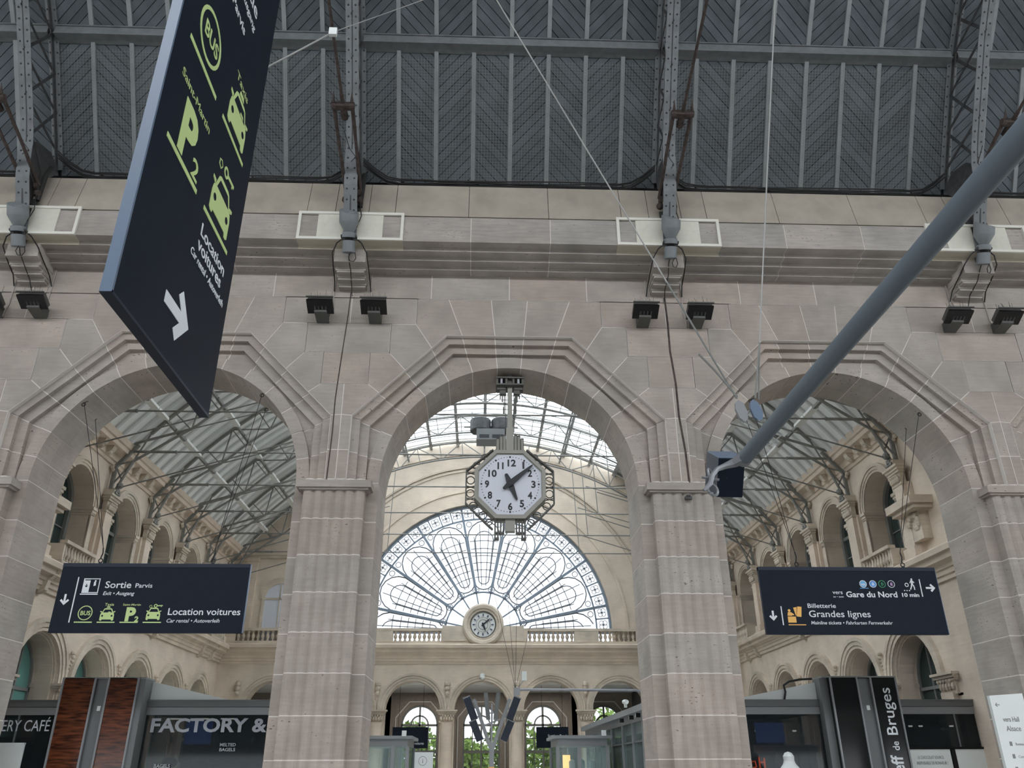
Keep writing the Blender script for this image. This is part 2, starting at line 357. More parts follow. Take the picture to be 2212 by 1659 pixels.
# snap diagonal vertices onto the outer octagon
def onoct(t): r = O1(t); return (r * sin(t), ZC + r * cos(t))
P3, P4, P5 = onoct(TH[2]), onoct(TH[3]), onoct(TH[4])
OUT[2][3] = P3; OUT[3] = [(2.64, 12.93), (3.34, 12.93), (3.34, 12.02), P4, P3]; OUT[4] = [(3.34, 12.02), (3.87, 12.02), (3.87, 11.06), P5, P4]; OUT[5][4] = P5
def voussoir_prisms(k, sgn, g, d, ri):
    """returns list of (polygon, y0, y1) for sector k; d = setback of the face"""
    a, b = (-TH[0], TH[0]) if k == 0 else (TH[k - 1], TH[k])
    if sgn < 0 and k: a, b = -b, -a
    cell = [(sgn * x, zz) for x, zz in OUT[k]] if k else OUT[0]
    L = [(inset(cell, g) if g else cell, 20 + d, 20.5)]
    for fo, fi, y0, y1 in ((O1, O2, 20.14, 20.55), (O2, O3, 20.28, 20.6), (O3, C2, 20.42, 20.62)):
        L.append((band(fo, fi, a, b, g, ri), y0 + d, y1))
    L.append((band(C2, CI, a, b, g, ri), 20.34 + d, 21.05 + (.25 if (k % 2) else 0) - (g and .012)))
    L.append((band(C2, CI, a, b, g, ri), 21.05 + (.25 if (k % 2) else 0), 22.0 - d))
    return L
def P2W(poly, y, cx=0): return [(x + cx, y, zz) for x, zz in poly]
core = MB(); G = .0115; D = .006
vmesh = {}
for k in range(8):
    for sg in ((1,) if k == 0 else (1, -1)):
        mb = MB()
        for poly, y0, y1 in voussoir_prisms(k, sg, G, 0, 0): mb.prism(P2W(poly, y0), (0, y1 - y0, 0))
        vmesh[(k, sg)] = mb.mesh('stone', 'stone')
def core_bay(cx, ks):
    for k, sg in ks:
        for poly, y0, y1 in voussoir_prisms(k, sg, 0, D, D): core.prism(P2W(poly, y0, cx), (0, y1 - y0, 0))
        a, b = (-TH[0], TH[0]) if k == 0 else (TH[k - 1], TH[k])
        if sg < 0 and k: a, b = -b, -a
        core.prism(P2W(band(lambda t: min(6.4, 4.5 / max(abs(sin(t)), .01)), C2, a, b), 20.56, cx), (0, 1.4, 0))
# ashlar cells across piers and courses (dx from bay centre or pier axis)
def rect(x0, x1, z0, z1): return [(x0, z0), (x1, z0), (x1, z1), (x0, z1)]
ash = {'top': rect(-1.125, 1.125, 13.77, 14.60), 'c2r': rect(2.64, 4.5, 12.93, 13.77), 'c2l': rect(-4.5, -2.64, 12.93, 13.77),
       'c3': rect(-1.16, 1.16, 12.02, 12.93), 'c4': rect(-.63, .63, 11.06, 12.02)}
ashm = {}
for n, c in ash.items(): ashm[n] = MB().prism(P2W(inset(c, G), 20), (0, .5, 0)).mesh('stone', 'stone')
stones = []
allk = [(k, s) for k in range(8) for s in ((1,) if k == 0 else (1, -1))]
baykeys = {-17.3: allk, -8.3: allk, .7: allk, 9.7: allk, 18.7: allk}
for cx, ks in baykeys.items():
    core_bay(cx, ks)
    stones += [(vmesh[q], (cx, 0, 0)) for q in ks]
    if True:
        stones += [(ashm['top'], (cx + i * 2.25, 0, 0)) for i in (-1.5, -.5, .5, 1.5)]
        stones += [(ashm['c2r'], (cx, 0, 0)), (ashm['c2l'], (cx, 0, 0))]
AX6 = (-21.8,) + AX + (23.2,)
for ax in AX6: stones += [(ashm['c3'], (ax, 0, 0)), (ashm['c4'], (ax, 0, 0))]
for ax in AX6:
    core.prism(P2W(rect(ax - 1.9, ax + 1.9, 12.93, 13.8), 20 + D), (0, .5, 0)); core.prism(P2W(rect(ax - 1.2, ax + 1.2, 12.0, 12.95), 20 + D), (0, .5, 0)); core.prism(P2W(rect(ax - .65, ax + .65, 11.05, 12.02), 20 + D), (0, .5, 0))
core.b2((-22, 20 + D, 13.75), (23.4, 20.5, 14.7)); core.b2((-30, 20.5, 13.0), (30, 22, 19.5))
core.b2((-40, 20.02, 0), (-21.8, 22, 16)); core.b2((23.2, 20.02, 0), (40, 22, 16)); core.b2((16.7, 22.6, 0), (26, 22.8, 13)); core.b2((-26, 22.6, 0), (-16.5, 22.8, 13))
# piers
def pier_outline(g):
    pts = []; w = .26
    for i in range(6):
        for j in range(5 if i == 5 else 4):
            t = j / 4; pts.append((-.78 + w * (i + t), 20.035 - .065 * sin(pi * t) + g))
    pts = [(max(-.78 + g, min(.78 - g, x)), y) for x, y in pts]
    r = [(.78 - g, 20.34 + g), (1.08 - g, 20.34 + g), (1.08 - g, 22 - g)]
    return pts + r + [(-x, y) for x, y in reversed(r)]
def pier_block(z0, z1, g): return MB().prism([(x, y, z0) for x, y in pier_outline(g)], (0, 0, z1 - z0))
ZP = [0, .84, 1.76, 2.68, 3.60, 4.52, 5.46, 6.37, 7.29]
pm = [pier_block(ZP[i] + G, ZP[i + 1] - G, 0).mesh('stone', 'stone') for i in range(8)]
topb = MB(); topb.prism([(x, y, 7.29 + G) for x, y in pier_outline(0)], (0, 0, 8.08 - 7.29 - G)); topb.b2((-1.08, 20.34, 8.08), (1.08, 22, ZC - G))
pm.append(topb.mesh('stone', 'stone'))
for ax in AX6:
    for me in pm: stones.append((me, (ax, 0, 0)))
    q = pier_outline(D); core.prism([(x + ax, y, 0) for x, y in q], (0, 0, ZC))
wall_front = struct('wall_front', core, 'mortar')
for me, loc in stones: put('stone', me, wall_front, loc)
# impost slabs on the piers
imp = MB(); imp.add([], [])
imp.prism([(-.95, 19.86, 8.08), (-.95, 19.86, 8.27), (-.95, 20.36, 8.27), (-.95, 20.36, 8.08)], (1.9, 0, 0)); imp.b2((-.88, 19.92, 8.03), (.88, 20.34, 8.08))
impm = imp.mesh('impost_slab', 'stone')
for ax in AX6: put('impost_slab', impm, wall_front, (ax, 0, 0), label='projecting stone slab at the top of the fluted pilaster')
# stone crack lines / vertical relief joints on the two central piers
for ax, pts in ((-3.8, [(-.05, 13.95), (-.07, 13.2), (-.12, 12.3), (-.16, 11.5), (-.2, 10.6), (-.19, 9.6), (-.22, 8.3)]), (5.2, [(.02, 13.95), (.04, 13.1), (.03, 12.2), (.1, 11.2), (.1, 10.2), (.18, 9.2), (.2, 8.3)])):
    mb = MB()
    for (a, b), (c, d) in zip(pts, pts[1:]): mb.bar((ax + a, 20.0, b), (ax + c, 20.0, d), .03 if ax < 0 else .055, .012, side=(0, 1, 0))
    part('relief_joint', mb, 'rust', wall_front, label='dark vertical crack running down the pier')
# ================================================================ CORNICE (frieze + stepped mouldings)
prof = [(14.92, 18.8), (15.74, 18.8), (15.74, 18.86), (15.80, 18.86), (15.80, 20.5), (14.57, 20.5), (14.57, 19.7), (14.68, 19.7), (14.68, 19.4), (14.80, 19.4), (14.80, 19.1), (14.92, 19.1)]
frx = lambda u, v, w: (u, w, v)
cor = MB(); cor.sweep([(v + .006 if v < 15 else v - .006, w + .006) for v, w in prof], -20, 24, frx)
cornice = struct('trim_1', cor, 'mortar')
cbm_ = [MB().sweep([(v, w) for v, w in prof], a + .01, b - .01, frx).mesh('cornice_stone', 'stone_up') for a, b in ((-4.5, -1.125), (-1.125, 1.125), (1.125, 4.5))]
for cx in (-17.3, -8.3, .7, 9.7, 18.7):
    for me in cbm_: put('cornice_stone', me, cornice, (cx, 0, 0))
# sloped rendered cove above the frieze
cv = MB().sweep([(15.80, 18.88), (17.08, 19.14), (17.2, 20.6), (15.80, 20.6)], -20, 24, frx); cove = struct('trim_2', cv, 'black')
def covepanel(x0, x1, m='plaster'):
    mb = MB().sweep([(15.82, 18.84), (17.11, 19.10), (17.13, 19.95), (17.06, 19.95), (15.82, 18.90)], x0 + .008, x1 - .008, frx)
    part('render_panel', mb, m, cove)
xs = []
for ax in (-21.8,) + AX: xs += [ax - 1.3, ax - .5, ax + .45, ax + 1.2, ax + 3.3, ax + 5.6]
xs = sorted(x for x in xs if -20 <= x <= 20)
for a, b in zip(xs, xs[1:]): covepanel(a, b)
# ================================================================ CORBELS, LAMPS, FRAMES, FLOODLIGHTS on each axis
def corbel_mb():
    mb = MB(); st = [(14.05, 19.82), (14.15, 19.82), (14.15, 19.60), (14.25, 19.60), (14.25, 19.38), (14.35, 19.38), (14.35, 19.16), (14.42, 19.16), (14.42, 19.06)]
    w0 = .40
    for i, (zb, yf) in enumerate(((14.05, 19.78), (14.16, 19.56), (14.27, 19.34))):
        mb.b2((-w0 - .012 * i, yf, zb), (w0 + .012 * i, 20.03, zb + .115))
        mb.b2((-w0 + .02, yf + .02, zb - .05 if i else 14.0), (w0 - .02, 20.02, zb + .02))
    mb.prism([(-.44, 19.08, 14.385), (.44, 19.08, 14.385), (.44, 19.08, 14.76), (.38, 19.08, 14.90), (-.38, 19.08, 14.90), (-.44, 19.08, 14.76)], (0, .95, 0))
    return mb
base = corbel_mb().mesh('corbel', 'stone_up')
PL = ['left edge of the picture', 'left of the central arch', 'right of the central arch', 'far right of the picture']
for i, ax in enumerate(AX):
    o = put('corbel', base, None, (ax, 0, 0)); tag(o, 'stepped stone corbel on the wall at the ' + PL[i] if i in (0, 3) else 'stepped stone corbel on the wall ' + PL[i], 'corbel', 'stepped corbels under the roof ribs')
def make_lamp():
    t = thing('uplight', '', 'lamp', (0, 18.35, 14.2), 'grey uplights on the corbels')
    body = MB(); n = 20
    # bucket: cone below, oblique-cut drum above
    P = [(.13, 14.86, 0), (.15, 14.90, 0), (.285, 15.20, 0), (.29, 15.23, 0)]
    V = [];
    for r, zz, _ in P:
        for k in range(n): a = 2 * pi * k / n; V.append((r * cos(a), 18.35 + r * sin(a), zz))
    for k in range(n): a = 2 * pi * k / n; V.append((.29 * cos(a), 18.35 + .29 * sin(a), 15.60 + .12 * sin(a) - .07 * cos(a)))
    F = [(i * n + k, i * n + (k + 1) % n, (i + 1) * n + (k + 1) % n, (i + 1) * n + k) for i in range(4) for k in range(n)] + [tuple(range(n - 1, -1, -1)), tuple(4 * n + k for k in range(n))]
    body.add(V, F)
    bowl = part('lamp_bowl', body, 'lamp', t, smooth=True)
    part('lens', MB().lathe((0, 18.35, 0), [(.18, 15.50), (.2, 15.52)], 20), 'whitebox', bowl)
    cl = MB().lathe((0, 18.35, 0), [(.20, 14.68), (.205, 14.70), (.205, 14.84), (.19, 14.86)], 18); part('collar', cl, 'lamp', t, smooth=True)
    part('neck', MB().lathe((0, 18.35, 0), [(.12, 14.55), (.12, 14.70)], 12), 'black', t)
    part('ballast_can', MB().lathe((0, 18.35, 0), [(.17, 14.16), (.19, 14.18), (.19, 14.56), (.17, 14.58)], 18), 'lamp', t, smooth=True)
    part('bracket', MB().b2((-.05, 18.5, 14.3), (.05, 18.75, 14.45)).b2((-.22, 18.33, 14.6), (.22, 18.37, 14.66)), 'iron', t)
    part('cable_loop', MB().tube([(.1, 18.2, 14.18), (.02, 18.18, 14.0), (.06, 18.2, 13.86), (.16, 18.25, 13.85), (.22, 18.3, 13.98), (.18, 18.35, 14.2)], .014, 5), 'cable', t)
    return t
lamp0 = make_lamp(); LL = ['grey bucket uplight at the left edge of the picture on its corbel', 'grey bucket uplight on the corbel left of the central arch', 'grey bucket uplight on the corbel right of the central arch', 'grey bucket uplight on the corbel beside the long grey pole']
for i, ax in enumerate(AX):
    if i == 0: lamp0.location = (ax, 18.85, 14.56); lamp0.rotation_euler.x = radians(27); lamp0.scale = (.93, .93, .80); lamp0['label'] = LL[0]
    else: dup(lamp0, (ax, 18.85, 14.56), LL[i])
    cbm = MB()
    for s_ in (-1, 1): cbm.tube([(ax + .17 * s_, 18.75, 14.95), (ax + .34 * s_, 18.78, 14.8), (ax + .47 * s_, 18.95, 14.6), (ax + .49 * s_, 19.3, 14.4), (ax + .50 * s_, 19.75, 14.2), (ax + .52 * s_, 19.96, 13.95)], .018, 5)
    cbm.tube([(ax, 18.9, 14.6), (ax - .02, 19.04, 14.45), (ax + .01, 19.3, 14.25), (ax - .01, 19.75, 14.05), (ax, 19.97, 13.8)], .014, 5)
    solo('lamp_cable', cbm, 'cable', 'black cables looping over the corbel at the ' + PL[i] if i in (0, 3) else 'black cables looping over the corbel ' + PL[i], 'cable', 'cables over the corbels')
def make_frame():
    t = thing('service_hatch', '', 'hatch', (0, 18.78, 14.9), 'cream framed hatches on the frieze')
    y0, y1 = 18.735, 18.80
    fr = MB()
    for a, b in (((-1.48, 14.90), (1.48, 14.98)), ((-1.48, 15.76), (1.48, 15.84)), ((-1.48, 14.98), (-1.40, 15.76)), ((1.40, 14.98), (1.48, 15.76))): fr.b2((a[0], y0, a[1]), (b[0], y1, b[1]))
    part('frame', fr, 'creamframe', t)
    part('panel', MB().b2((-.93, 18.76, 14.98), (-.12, 18.80, 15.76)), 'cream', t); part('panel', MB().b2((.12, 18.76, 14.98), (.90, 18.80, 15.76)), 'cream', t)
    part('drip_panel', MB().b2((-1.47, 18.79, 14.895), (1.47, 19.095, 14.915)).b2((-1.47, 19.075, 14.785), (1.47, 19.095, 14.91)), 'creambeige', t)
    return t
f0 = make_frame()
FL = ['cream framed hatch on the frieze at the left edge', 'cream framed hatch on the frieze above the left central corbel', 'cream framed hatch on the frieze above the right central corbel', 'cream framed hatch on the frieze partly behind the long pole']
for i, ax in enumerate(AX):
    if i == 0: f0.location.x = ax; f0['label'] = FL[0]
    else: dup(f0, (ax, 18.78, 14.9), FL[i])
def make_flood():
    t = thing('floodlight', '', 'floodlight', (0, 19.98, 12.9), 'floodlights on the wall')
    # housing tilted: front glass looks down and out
    ca, sa = cos(radians(28)), sin(radians(28))
    def T(x, y, zz): return (x, 19.62 + y * ca + zz * sa, 13.02 - y * sa * 1.0 + zz * ca)
    def bx(mb, lo, hi):
        P = [T(x, y, zz) for zz in (lo[2], hi[2]) for x, y in ((lo[0], lo[1]), (hi[0], lo[1]), (hi[0], hi[1]), (lo[0], hi[1]))]
        return mb.add(P, [(3, 2, 1, 0), (4, 5, 6, 7), (0, 1, 5, 4), (1, 2, 6, 5), (2, 3, 7, 6), (3, 0, 4, 7)])
    h = MB(); bx(h, (-.34, -.42, .02), (.34, -.02, .18)); h.add([T(-.34, -.42, .18), T(.34, -.42, .18), T(.34, -.02, .18), T(-.34, -.02, .18), T(-.2, -.3, .30), (T(.2, -.3, .30)), T(.2, -.1, .30), T(-.2, -.1, .30)], [(4, 5, 6, 7), (0, 1, 5, 4), (1, 2, 6, 5), (2, 3, 7, 6), (3, 0, 4, 7), (0, 3, 2, 1)])
    part('housing', h, 'flood', t)
    g = MB(); bx(g, (-.36, -.44, -.02), (.36, 0, .03)); fg = part('front_glass', g, 'floodglass', t)
    for i in range(4):
        s = MB(); bx(s, (-.16 + .1 * i, -.25, -.028), (-.13 + .1 * i, -.1, -.018)); part('reflection_slot', s, 'iron', fg)
    part('gear_box', MB().prism([(-.17, 19.5, 13.0), (-.17, 20.0, 12.92), (-.17, 20.0, 13.2), (-.17, 19.5, 13.24)], (.34, 0, 0)), 'flood', t)
    part('lid', MB().b2((-.37, 19.18, 13.30), (.37, 19.24, 13.33)), 'flood', t)
    sp = MB()
    for i in range(9):
        x = -.26 + .065 * i; sp.bar((x, 19.4 + .05 * (i % 3), 13.3), (x + random.uniform(-.06, .06), 19.4 + .05 * (i % 3), 13.58 + random.uniform(-.05, .08)), .006)
    sp.tube([(-.08, 19.4, 13.32), (0, 19.4, 13.42), (.1, 19.38, 13.44), (.12, 19.4, 13.38), (.04, 19.4, 13.34)], .018, 5)
    part('bird_spikes', sp, 'cable', t, kind='stuff')
    return t
fl0 = make_flood()
XF = [(-13.55, 'left'), (-12.35, 'right'), (-4.55, 'left'), (-3.08, 'right'), (4.5, 'left'), (6.03, 'right'), (13.45, 'left'), (14.9, 'right')]
for i, (x, s) in enumerate(XF):
    wh = ['left-edge pair', 'pair left of the central arch', 'pair right of the central arch', 'far right pair beside the pole'][i // 2]
    lb = 'dark floodlight with bird spikes, %s one of the %s' % (s, wh)
    if i == 0: fl0.location.x = x; fl0['label'] = lb
    else: dup(fl0, (x, 19.98, 12.9), lb)
# conduits down the wall to the floodlights
for i, ax in enumerate(AX):
    for s in (-1, 1):
        x = ax + s * .52
        mb = MB().tube([(x, 19.97, 14.5), (x, 19.97, 13.35), (x + s * .05, 19.95, 13.1), (x - s * -.05, 19.95, 12.95)], .02, 6)
        solo('conduit', mb, 'stone_up', 'thin wall conduit on the %s side of the stepped corbel, %s' % ('left' if s < 0 else 'right', PL[i]), 'conduit', 'conduits beside the corbels')
# ================================================================ TRAIN-SHED ROOF (boarded slopes, ribs, purlin)
A1, A2 = radians(59.3), radians(51.0)
S0 = Vector((0, 19.72, 17.70)); d1 = Vector((0, -cos(A1), sin(A1))); L1 = 3.95
S1 = S0 + d1 * L1; d2 = Vector((0, -cos(A2), sin(A2))); L2 = 2.25
n1 = Vector((0, -sin(A1), -cos(A1))); n2 = Vector((0, -sin(A2), -cos(A2)))   # towards the hall below
def fr1(u, v, w): p = S0 + d1 * v + n1 * w; return (u, p.y, p.z)
def fr2(u, v, w): p = S1 + d2 * v + n2 * w; return (u, p.y, p.z)
PW = 1.125
def plank_meshes(fr, L, par, pitch):
    out = []; x0, x1 = .05, PW - .05; sl = 1 if par else -1
    c = -PW * 1.02 if par else 0
    c0 = (-PW if par else 0) - random.random() * pitch
    while c0 < L + (0 if par else PW):
        r = rect(x0, x1, 0, L)
        # strip c0+g <= v - sl*(x-x0) <= c0+pitch-g
        q = clip(r, -sl, 1, c0 + pitch - .014 - sl * x0); q = clip(q, sl, -1, -(c0 + .014 - sl * x0)) if q else q
        if len(q) > 2:
            A = abs(sum(q[i][0] * q[(i + 1) % len(q)][1] - q[(i + 1) % len(q)][0] * q[i][1] for i in range(len(q)))) / 2
            if A > .01:
                w = random.uniform(-.005, .006); out.append(MB().poly(q, fr, -.02, .02 + w).mesh('plank', 'wood'))
        c0 += pitch
    return out
PM = {(t, p): plank_meshes(fr1 if t == 0 else fr2, L1 if t == 0 else L2, p, .33) for t in (0, 1) for p in (0, 1)}
batm = [MB().poly(rect(-.062, .062, 0, L1), fr1, .0, .09).mesh('batten', 'batten'), MB().poly(rect(-.062, .062, 0, L2), fr2, .0, .09).mesh('batten', 'batten')]
for bi, cx in enumerate((-17.3, -8.3, .7, 9.7, 18.7)):
    bk = MB().poly(rect(cx - 4.5, cx + 4.5, -.1, L1), fr1, -.03, -.06); bk.poly(rect(cx - 4.5, cx + 4.5, 0, 4.5), fr2, -.03, -.06)
    ceil_ = struct('ceiling', bk, 'black')
    for k in range(8):
        par = (k % 2 == 0)
        for t in (0, 1):
            for me in PM[(t, par)]: put('plank', me, ceil_, (cx - 4.5 + k * PW, 0, 0))
    for k in range(1, 8):
        for t in (0, 1): put('batten', batm[t], ceil_, (cx - 4.5 + k * PW, 0, 0))
    part('roof_panel', MB().poly(rect(cx - 4.5, cx + 4.5, L2, 4.5), fr2, -.01, .02), 'wood', ceil_)
    pu = MB(); y, zz = S1.y, S1.z
    pu.b2((cx - 4.4, y - .30, zz - .05), (cx + 4.4, y - .24, zz + .30)).b2((cx - 4.4, y - .34, zz - .09), (cx + 4.4, y - .10, zz - .05)).b2((cx - 4.4, y - .34, zz + .22), (cx + 4.4, y - .16, zz + .26))
    pu.prism([(cx - 4.4, y - .1, zz - .09), (cx - 4.4, y + .03, zz + .0), (cx - 4.4, y + .02, zz - .12)], (8.8, 0, 0))
    part('purlin', pu, 'ironlite', ceil_)
    # bundled cables in the groove at the foot of the boards, drooping up to each rib
    cb_ = MB()
    for j in range(5):
        P = []
        for i in range(25):
            t = i / 24; x = cx - 4.4 + 8.8 * t; e = max(0, abs(t - .5) * 2 - .80) / .20
            P.append((x, 19.5 - .03 * j - e * .25, 17.42 + .035 * j + .02 * sin(9 * t + j * 2) + .55 * e ** 1.5 + random.uniform(-.012, .012)))
        cb_.tube(P, .022, 5)
    part('cable_bundle', cb_, 'cable', ceil_, kind='stuff')
# unseen shed shell over and behind the viewer, its openings shaped to steer the daylight
shd = MB(); A3 = S1 + d2 * 4.5
shd.add([(-60, A3.y, A3.z), (60, A3.y, A3.z), (60, 2, 28.6), (-60, 2, 28.6)], [(0, 1, 2, 3)])
shd.add([(-60, 2, 28.6), (60, 2, 28.6), (60, -7, 24.5), (-60, -7, 24.5)], [(0, 1, 2, 3)])
shd.add([(-60, -11.5, 22), (60, -11.5, 22), (60, -20, 17), (-60, -20, 17)], [(0, 1, 2, 3)])
shd.add([(-60, -20, 17), (60, -20, 17), (60, -20, 2.5), (-60, -20, 2.5)], [(0, 1, 2, 3)])
for x0, x1 in ((-60, -21.8), (23.2, 60)): shd.add([(x0, 19.72, 17.7), (x1, 19.72, 17.7), (x1, S1.y, S1.z), (x0, S1.y, S1.z)], [(0, 1, 2, 3)]); shd.add([(x0, A3.y, A3.z), (x1, A3.y, A3.z), (x1, S1.y, S1.z), (x0, S1.y, S1.z)], [(0, 1, 2, 3)]); shd.add([(x0, 22.1, 17.7), (x1, 22.1, 17.7), (x1, 22.1, 0), (x0, 22.1, 0)], [(0, 1, 2, 3)])
for x in (-60, 60): shd.add([(x, -20, 6), (x, 20.4, 6), (x, 20.4, 29), (x, -20, 29)], [(0, 1, 2, 3)])
struct('ceiling', shd, 'wood')
# protective wire net stretched under the boards
nt = MB()
def netfr(u, v): return fr1(u, v, .13)
for cx in BAYS:
    for i in range(1, 100):
        x = cx - 4.35 + 8.7 * i / 100; a, b = Vector(netfr(x, .05)), Vector(netfr(x, L1 - .25)); nt.add([a, b, b + Vector((.009, 0, 0)), a + Vector((.009, 0, 0))], [(0, 1, 2, 3)])
    for j in range(1, 42):
        v = .05 + (L1 - .3) * j / 42; a, b = Vector(netfr(cx - 4.35, v)), Vector(netfr(cx + 4.35, v)); nt.add([a, b, b + d1 * .008, a + d1 * .008], [(0, 1, 2, 3)])
o = solo('bird_net', nt, 'frame', 'fine grey wire net stretched below the chevron roof boards', 'net'); o['kind'] = 'stuff'
# ribs
LOW = [(18.72, 14.95), (18.66, 15.35), (18.42, 15.85), (18.16, 16.35), (17.96, 16.95), (17.88, 17.35), (17.72, 17.72), (17.55, 18.05), (16.91, 19.12), (16.15, 20.4), (15.45, 21.35), (14.4, 22.7)]
UPP = [(19.52, 17.75), (19.14, 18.47), (18.58, 19.42), (18.0, 20.4), (17.5, 21.2), (16.62, 22.3), (15.6, 23.5)]
def make_rib():
    t = thing('roof_rib', '', 'roof rib', (0, 18.7, 14.9), 'riveted lattice roof ribs')
    def strip(path, w, th): 
        mb = MB()
        for (a, b), (c, d) in zip(path, path[1:]): mb.bar((0, a, b), (0, c, d), w, th, side=(1, 0, 0)) if False else None
        pts = path; L = []; R = []
        for i, (y, zz) in enumerate(pts):
            p0 = Vector(pts[max(i - 1, 0)]); p1 = Vector(pts[min(i + 1, len(pts) - 1)]); tg = (p1 - p0).normalized(); nn = Vector((tg.y, -tg.x))
            L.append((y, zz)); R.append((y + nn.x * th, zz + nn.y * th))
        for i in range(len(pts) - 1):
            mb.add([(x, *q) for q in (L[i], L[i + 1], R[i + 1], R[i]) for x in (-w / 2,)] + [(w / 2, *q) for q in (L[i], L[i + 1], R[i + 1], R[i])], [(0, 1, 2, 3), (7, 6, 5, 4), (0, 4, 5, 1), (2, 6, 7, 3), (0, 3, 7, 4), (1, 5, 6, 2)])
        return mb
    part('lower_chord', strip(LOW[:6], .37, .025), 'ironlite', t, label='curved foot strip of the rib, lighter grey')
    lo2 = [(y + .0, zz) for y, zz in LOW[5:]]; part('lower_chord', strip(lo2, .36, .025), 'ironlite', t)
    mb = MB()
    for (a, b), (c, d) in zip(LOW[5:], LOW[6:]): mb.prism([(-.015, a, b), (-.015, c, d), (-.015, c + .12, d + .1), (-.015, a + .12, b + .1)], (.03, 0, 0))
    part('chord_web', mb, 'iron', t)
    part('upper_chord', strip(UPP, .30, .025), 'ironlite', t)
    mb = MB()
    for (a, b), (c, d) in zip(UPP, UPP[1:]): mb.prism([(-.015, a, b), (-.015, c, d), (-.015, c - .12, d - .08), (-.015, a - .12, b - .08)], (.03, 0, 0))
    part('chord_web', mb, 'iron', t)
    # gusset plate at the foot
    part('gusset_plate', MB().prism([(-.02, 18.70, 15.0), (-.02, 18.62, 15.4), (-.02, 18.15, 16.4), (-.02, 17.92, 17.35), (-.02, 18.3, 17.75), (-.02, 19.0, 17.95), (-.02, 19.5, 17.75), (-.02, 19.42, 17.45), (-.02, 19.02, 16.9), (-.02, 18.78, 16.0), (-.02, 18.75, 15.0)], (.04, 0, 0)), 'iron', t)
    part('foot_flange', MB().prism([(-.20, 18.76, 14.95), (-.20, 18.80, 14.95), (-.20, 18.82, 16.1), (-.20, 18.78, 16.1)], (.4, 0, 0)).b2((-.22, 18.6, 14.90), (.22, 18.8, 14.96)), 'iron', t)
    def lerp(path, s):
        for (a, b), (c, d) in zip(path, path[1:]):
            l = sqrt((c - a) ** 2 + (d - b) ** 2)
            if s <= l: return (a + (c - a) * s / l, b + (d - b) * s / l)
            s -= l
        return path[-1]
    lows = LOW[5:]; n = 5
    for i in range(n):
        a, b = lerp(lows, .15 + 1.2 * i), lerp(lows, .15 + 1.2 * (i + 1)); c, d = lerp(UPP, .55 + 1.13 * i), lerp(UPP, .55 + 1.13 * (i + 1))
        part('lattice_bar', MB().bar((.02, *a), (.02, *d), .09, .02, side=(1, 0, 0)), 'iron', t); part('lattice_bar', MB().bar((-.02, *b), (-.02, *c), .09, .02, side=(1, 0, 0)), 'iron', t)
    # joggled collar plate
    part('collar_plate', MB().obox((-.26, *lerp(LOW, 7.6)), (.52, 0, 0), (0, .04, .03), (0, -.1, .18)), 'ironlite', t)
    # rivets
    rv = MB()
    def rivets(path, w, th, s0, s1, st=.30):
        s = s0
        while s < s1:
            y, zz = lerp(path, s); y2, z2 = lerp(path, s + .05); tg = Vector((y2 - y, z2 - zz)).normalized(); nn = Vector((tg.y, -tg.x))
            for x in (-w, w):
                c = (x, y - nn.x * .004, zz - nn.y * .004); rv.sph(c, .028, 6, 4)
                c = (x, y + nn.x * (th + .002), zz + nn.y * (th + .002)); rv.sph(c, .028, 6, 4)
            s += st
    rivets(LOW, .10, .025, .2, 8.5); rivets(UPP, .10, .025, .4, 6)
    part('rivets', rv, 'iron', t, kind='stuff')
    # tie rod, crosshead, fork bars
    K = Vector((0, 16.22, 17.34)); far = Vector((0, 11.0, 18.75))
    part('tie_rod', MB().tube([K + Vector((0, .1, 0)), K + (far - K) * .06, K + (far - K) * .07, far], [.055, .055, .04, .04], 8), 'rust', t)
    ch = MB().b2((-.26, K.y - .09, K.z - .07), (.26, K.y + .09, K.z + .07)); ch.lathe(K + Vector((0, .30, -.06)), [(.05, -.1), (.09, -.08), (.10, 0), (.09, .22), (.06, .3)], 10, (0, -1, .18))
    for s in (-1, 1): ch.lathe(K + Vector((s * .24, -.02, .0)), [(.09, -.06), (.10, 0), (.09, .06)], 12, (1, 0, 0)); ch.lathe(K + Vector((s * .24, -.1, .02)), [(.05, 0), (.004, .30)], 8, (0, -.5, 1))
    part('crosshead', ch, 'rust', t)
    for s in (-1, 1):
        part('fork_bar', MB().tube([K + Vector((s * .24, 0, 0)), (s * .23, 17.3, 16.95), (s * .20, 18.62, 16.45)], [.055, .045, .06], 8), 'rust', t)
        part('eye_lug', MB().lathe((s * .17, 18.62, 16.42), [(.06, -.05), (.13, -.045), (.13, .045), (.06, .05)], 12, (1, 0, 0)).sph((s * .2, 18.66, 16.2), .11, 8, 5), 'rust', t)
    part('cable', MB().tube([(.12, 17.8, 17.6), (.2, 18.1, 17.2), (.23, 18.5, 16.8), (.22, 18.6, 16.1), (.3, 18.6, 15.6), (.2, 18.6, 15.2)], .014, 5).tube([(-.15, 17.3, 17.5), (-.05, 17.8, 17.3), (.12, 17.9, 17.1), (.02, 17.85, 16.9)], .01, 5), 'cable', t)
    part('cable_bundle', MB().tube([(.22, 18.9, 17.3), (.26, 18.7, 16.9), (.24, 18.7, 16.4), (.22, 18.72, 16.0)], .07, 7), 'cable', t)
    return t
rib0 = make_rib(); RL = ['grey riveted lattice roof rib at the left edge of the picture', 'grey riveted lattice roof rib left of the central arch', 'grey riveted lattice roof rib right of the central arch', 'grey riveted lattice roof rib crossed by the long pole']
for i, ax in enumerate(AX):
    if i == 0: rib0.location.x = ax; rib0['label'] = RL[0]
    else: dup(rib0, (ax, 18.7, 14.9), RL[i])
